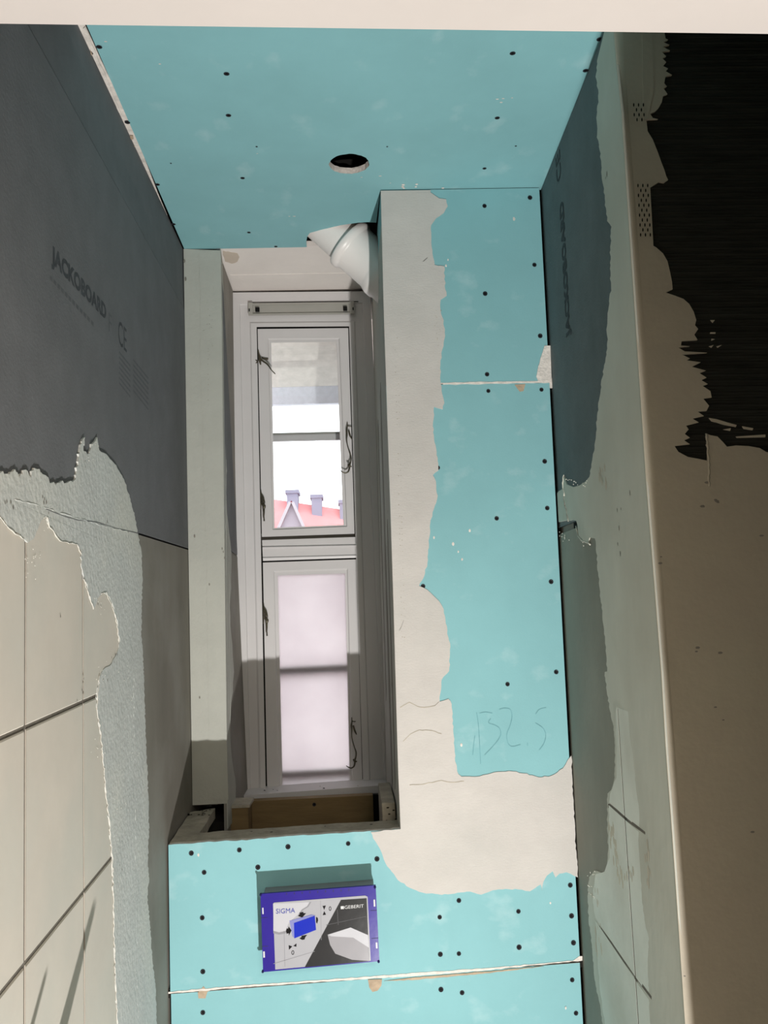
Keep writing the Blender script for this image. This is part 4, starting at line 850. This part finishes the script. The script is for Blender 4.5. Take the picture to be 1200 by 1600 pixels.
# positions read off the front of the cover: u to the right, v upwards (0..1 over the whole frame)
def cp(x, y):                                  # picture crop position -> u, v on the cover
    px, py = 380 + x / 5, 1340 + y / 5
    q = PF.at(px, py); du_ = fp[2] - fp[3]; dv_ = fp[0] - fp[3]
    # solve q = fp3 + u du + v dv in x, z
    det = du_.x * dv_.z - du_.z * dv_.x; rx, rz = q.x - fp[3].x, q.z - fp[3].z
    return ((rx * dv_.z - rz * dv_.x) / det, (du_.x * rz - du_.z * rx) / det)
lay = [0]
def pr(nm, pts, m, k=1):
    return plate(nm, uv([cp(*p) for p in pts], .0006 + .00012 * k), (0, -1, 0), .0001, m, card)
pr('print_shape', [(236, 358), (520, 342), (500, 375), (460, 400), (430, 440), (360, 500), (330, 570), (280, 582), (236, 570)], 'cardwhite', 1)
pr('print_shape', [(765, 322), (966, 306), (985, 808), (480, 856)], 'carddark', 1)
pr('print_shape', [(660, 598), (840, 540), (950, 590), (976, 640), (984, 806), (850, 796), (720, 748), (680, 680)], 'print_grey', 2)
pr('print_shape', [(840, 540), (976, 600), (982, 700), (860, 620), (690, 610), (662, 598)], 'cardwhite', 3)
pr('print_shape', [(650, 520), (960, 450), (960, 453), (650, 524)], 'print_mid', 2)
pr('print_shape', [(735, 400), (739, 400), (745, 520), (741, 520)], 'print_mid', 2)
pr('print_shape', [(236, 826), (560, 728), (560, 731), (238, 830)], 'print_line', 2)
pr('print_shape', [(318, 570), (322, 570), (328, 850), (324, 850)], 'print_line', 2)
pr('print_shape', [(604, 330), (607, 330), (612, 640), (609, 640)], 'print_line', 2)
pr('print_shape', [(520, 342), (500, 375), (460, 400), (430, 440), (440, 440), (470, 405), (510, 380), (532, 342)], 'print_line', 2)
pr('print_shape', [(236, 570), (280, 582), (330, 572), (345, 560), (345, 575), (330, 590), (280, 600), (236, 590)], 'print_line', 2)
pr('print_shape', [(362, 490), (535, 440), (565, 448), (398, 505)], 'print_navy', 3)
pr('print_shape', [(362, 490), (398, 508), (402, 628), (385, 612)], 'print_lilac', 3)
pr('print_shape', [(397, 506), (560, 446), (570, 560), (400, 628)], 'print_blue', 4)
pr('print_shape', [(362, 490), (385, 484), (540, 440), (566, 447), (398, 507)], 'print_lilac', 4)
for ar in ([(428, 452), (444, 436), (440, 426), (470, 420), (472, 430), (492, 430), (462, 464)], [(335, 572), (340, 552), (352, 552), (356, 535), (378, 566), (358, 606), (356, 588), (340, 592)], [(440, 628), (456, 618), (456, 608), (500, 600), (486, 618), (480, 636), (462, 640)], [(570, 458), (584, 466), (586, 486), (578, 512), (570, 500)]):
    pr('print_arrow', ar, 'print_black', 4)
for tr_ in ([(621, 372), (647, 368), (634, 402)], [(622, 444), (648, 440), (635, 412)], [(356, 682), (384, 692), (358, 718)], [(417, 668), (392, 688), (416, 694)]):
    pr('print_arrow', tr_, 'print_black', 4)
def ptxt(s, x0_, y0_, x1_, y1_, h_, m, bold=0):
    a = lerp4(*cp(x0_, y0_), .0012); b = lerp4(*cp(x1_, y1_), .0012); c = lerp4(*cp(x0_, y0_ - h_), .0012)
    text('print_text', s, a, (b - a).normalized(), (c - a).normalized(), (c - a).length, (b - a).length, m, card, bold)
ptxt('SIGMA', 257, 436, 406, 427, 38, 'print_navy'); ptxt('GEBERIT', 793, 393, 943, 380, 26, 'print_white')
ptxt('0', 670, 410, 690, 408, 34, 'print_black'); ptxt('0', 377, 758, 399, 756, 34, 'print_black')
pr('print_shape', [(763, 372), (788, 370), (789, 393), (764, 395)], 'print_white', 4)
for q in ([(148, 392), (158, 391), (160, 440), (150, 441)], [(155, 733), (168, 732), (170, 780), (157, 781)], [(1020, 318), (1032, 317), (1034, 372), (1022, 373)], [(1036, 660), (1048, 659), (1050, 706), (1038, 707)]):
    plate('frame_slot', uv([cp(*p) for p in q], .0004), (0, -1, 0), .0004, 'print_white', cvr)
for q in ([(140, 470), (188, 467), (188, 470), (140, 474)], [(145, 692), (194, 689), (194, 693), (145, 696)], [(996, 404), (1046, 401), (1046, 405), (996, 408)], [(1004, 626), (1056, 622), (1056, 627), (1004, 630)]) + tuple([(x, 272 - (x - 340) * .075), (x + 7, 271 - (x - 340) * .075), (x + 7, 287 - (x - 340) * .075), (x, 288 - (x - 340) * .075)] for x in range(336, 850, 61)):
    plate('frame_notch', uv([cp(*p) for p in q], .0004), (0, -1, 0), .0004, 'purpledark', cvr)
for x, y in ((137, 289), (1032, 219), (1058, 812), (153, 890)):
    c = lerp4(*cp(x, y)); tube('corner_pin', [c + V((0, -.002, 0)), c + V((0, .004, 0))], .0022, 'purpledark', cvr, seg=8)

# ================================================================== OUTSIDE
def tag_house(o, lab): return thing(o, lab, 'house')
structure(box_('ground', (-40, 3.2, -9.1), (40, 70, -9.0), 'ground'))
ev = empty('roof_eave', (-.08, 2.9, 2.15)); thing(ev, 'beige boarded eave with lavender fascia hanging over the outside of the window', 'eave')
ze = PY(3.05).at(480, 631).z; zf = PY(3.05).at(480, 604).z
box_('fascia_board', (-1.2, 3.05, ze), (1.2, 3.075, ze + .25), 'fascia', ev)
mesh('soffit_boards', [V((-1.2, 2.62, zf + .20)), V((1.2, 2.62, zf + .20)), V((1.2, 3.049, zf + .0)), V((-1.2, 3.049, zf)), V((-1.2, 2.62, zf + .24)), V((1.2, 2.62, zf + .24)), V((1.2, 3.049, zf + .04)), V((-1.2, 3.049, zf + .04))], [(0, 1, 2, 3), (4, 7, 6, 5), (0, 4, 5, 1), (1, 5, 6, 2), (2, 6, 7, 3), (3, 7, 4, 0)], 'eave', ev)
hs = 26.0
rp1, rp2 = PY(hs).at(400, 776), PY(hs).at(560, 800)
hz_ = 1.0
house = empty('house', (rp1.x + 3, hs, -9)); thing(house, 'far house with a red roof, pale gable and grey chimneys seen through the upper pane', 'house')
er = 2.6
x0h, x1h = rp1.x - 4, rp2.x + 5
zl_ = lambda x: rp1.z + (rp2.z - rp1.z) * (x - rp1.x) / (rp2.x - rp1.x)
mesh('roof', [V((x0h, hs, zl_(x0h))), V((x1h, hs, zl_(x1h))), V((x1h, hs - 5, zl_(x1h) - 4.2)), V((x0h, hs - 5, zl_(x0h) - 4.2)), V((x1h, hs + 5, zl_(x1h) - 4.2)), V((x0h, hs + 5, zl_(x0h) - 4.2))], [(0, 1, 2, 3), (0, 5, 4, 1)], 'roof', house)
box_('house_wall', (x0h + .3, hs - 4.6, -9), (x1h - .3, hs + 4.6, min(zl_(x0h), zl_(x1h)) - 4.1), 'render', house)
yd = hs - 4.9
ga, gb, gc = PY(yd).at(455.5, 786), PY(yd).at(436, 830), PY(yd).at(475, 830)
sl1 = V((0, 4.0, 0))
mesh('gable', [ga, gb, gc, V((gb.x, yd, -9)), V((gc.x, yd, -9))], [(0, 1, 2), (1, 3, 4, 2)], 'render', house)
mesh('gable_roof', [ga + V((0, -.05, .06)), gb + V((-.05, -.05, .06)), gc + V((.05, -.05, .06)), ga + sl1, gb + sl1, gc + sl1], [(0, 1, 4, 3), (0, 3, 5, 2)], 'roof', house)
for a, b in ((ga, gb), (ga, gc)):
    d = (b - a).normalized(); n_ = V((-d.z, 0, d.x)); n_ = n_ if n_.z > 0 else -n_
    mesh('verge_board', [a + V((0, -.12, 0)), b + V((0, -.12, 0)), b + n_ * .07 + V((0, -.12, 0)), a + n_ * .07 + V((0, -.12, 0)), a + V((0, -.02, 0)), b + V((0, -.02, 0)), b + n_ * .07 + V((0, -.02, 0)), a + n_ * .07 + V((0, -.02, 0))], [(0, 1, 2, 3), (4, 7, 6, 5), (0, 4, 5, 1), (1, 5, 6, 2), (2, 6, 7, 3), (3, 7, 4, 0)], 'verge', house)
for xa, xb, yt in ((450.5, 467, 772), (488, 503.5, 779), (530.5, 546, 787)):
    a, b = PY(hs + .4).at(xa, yt), PY(hs + .4).at(xb, yt)
    box_('chimney', (a.x, hs - .4, a.z - 1.2), (b.x, hs + .4, a.z), 'chimney', house)
    box_('chimney_cap', (a.x - .04, hs - .44, a.z - .08), (b.x + .04, hs + .44, a.z + .02), 'chimney', house)
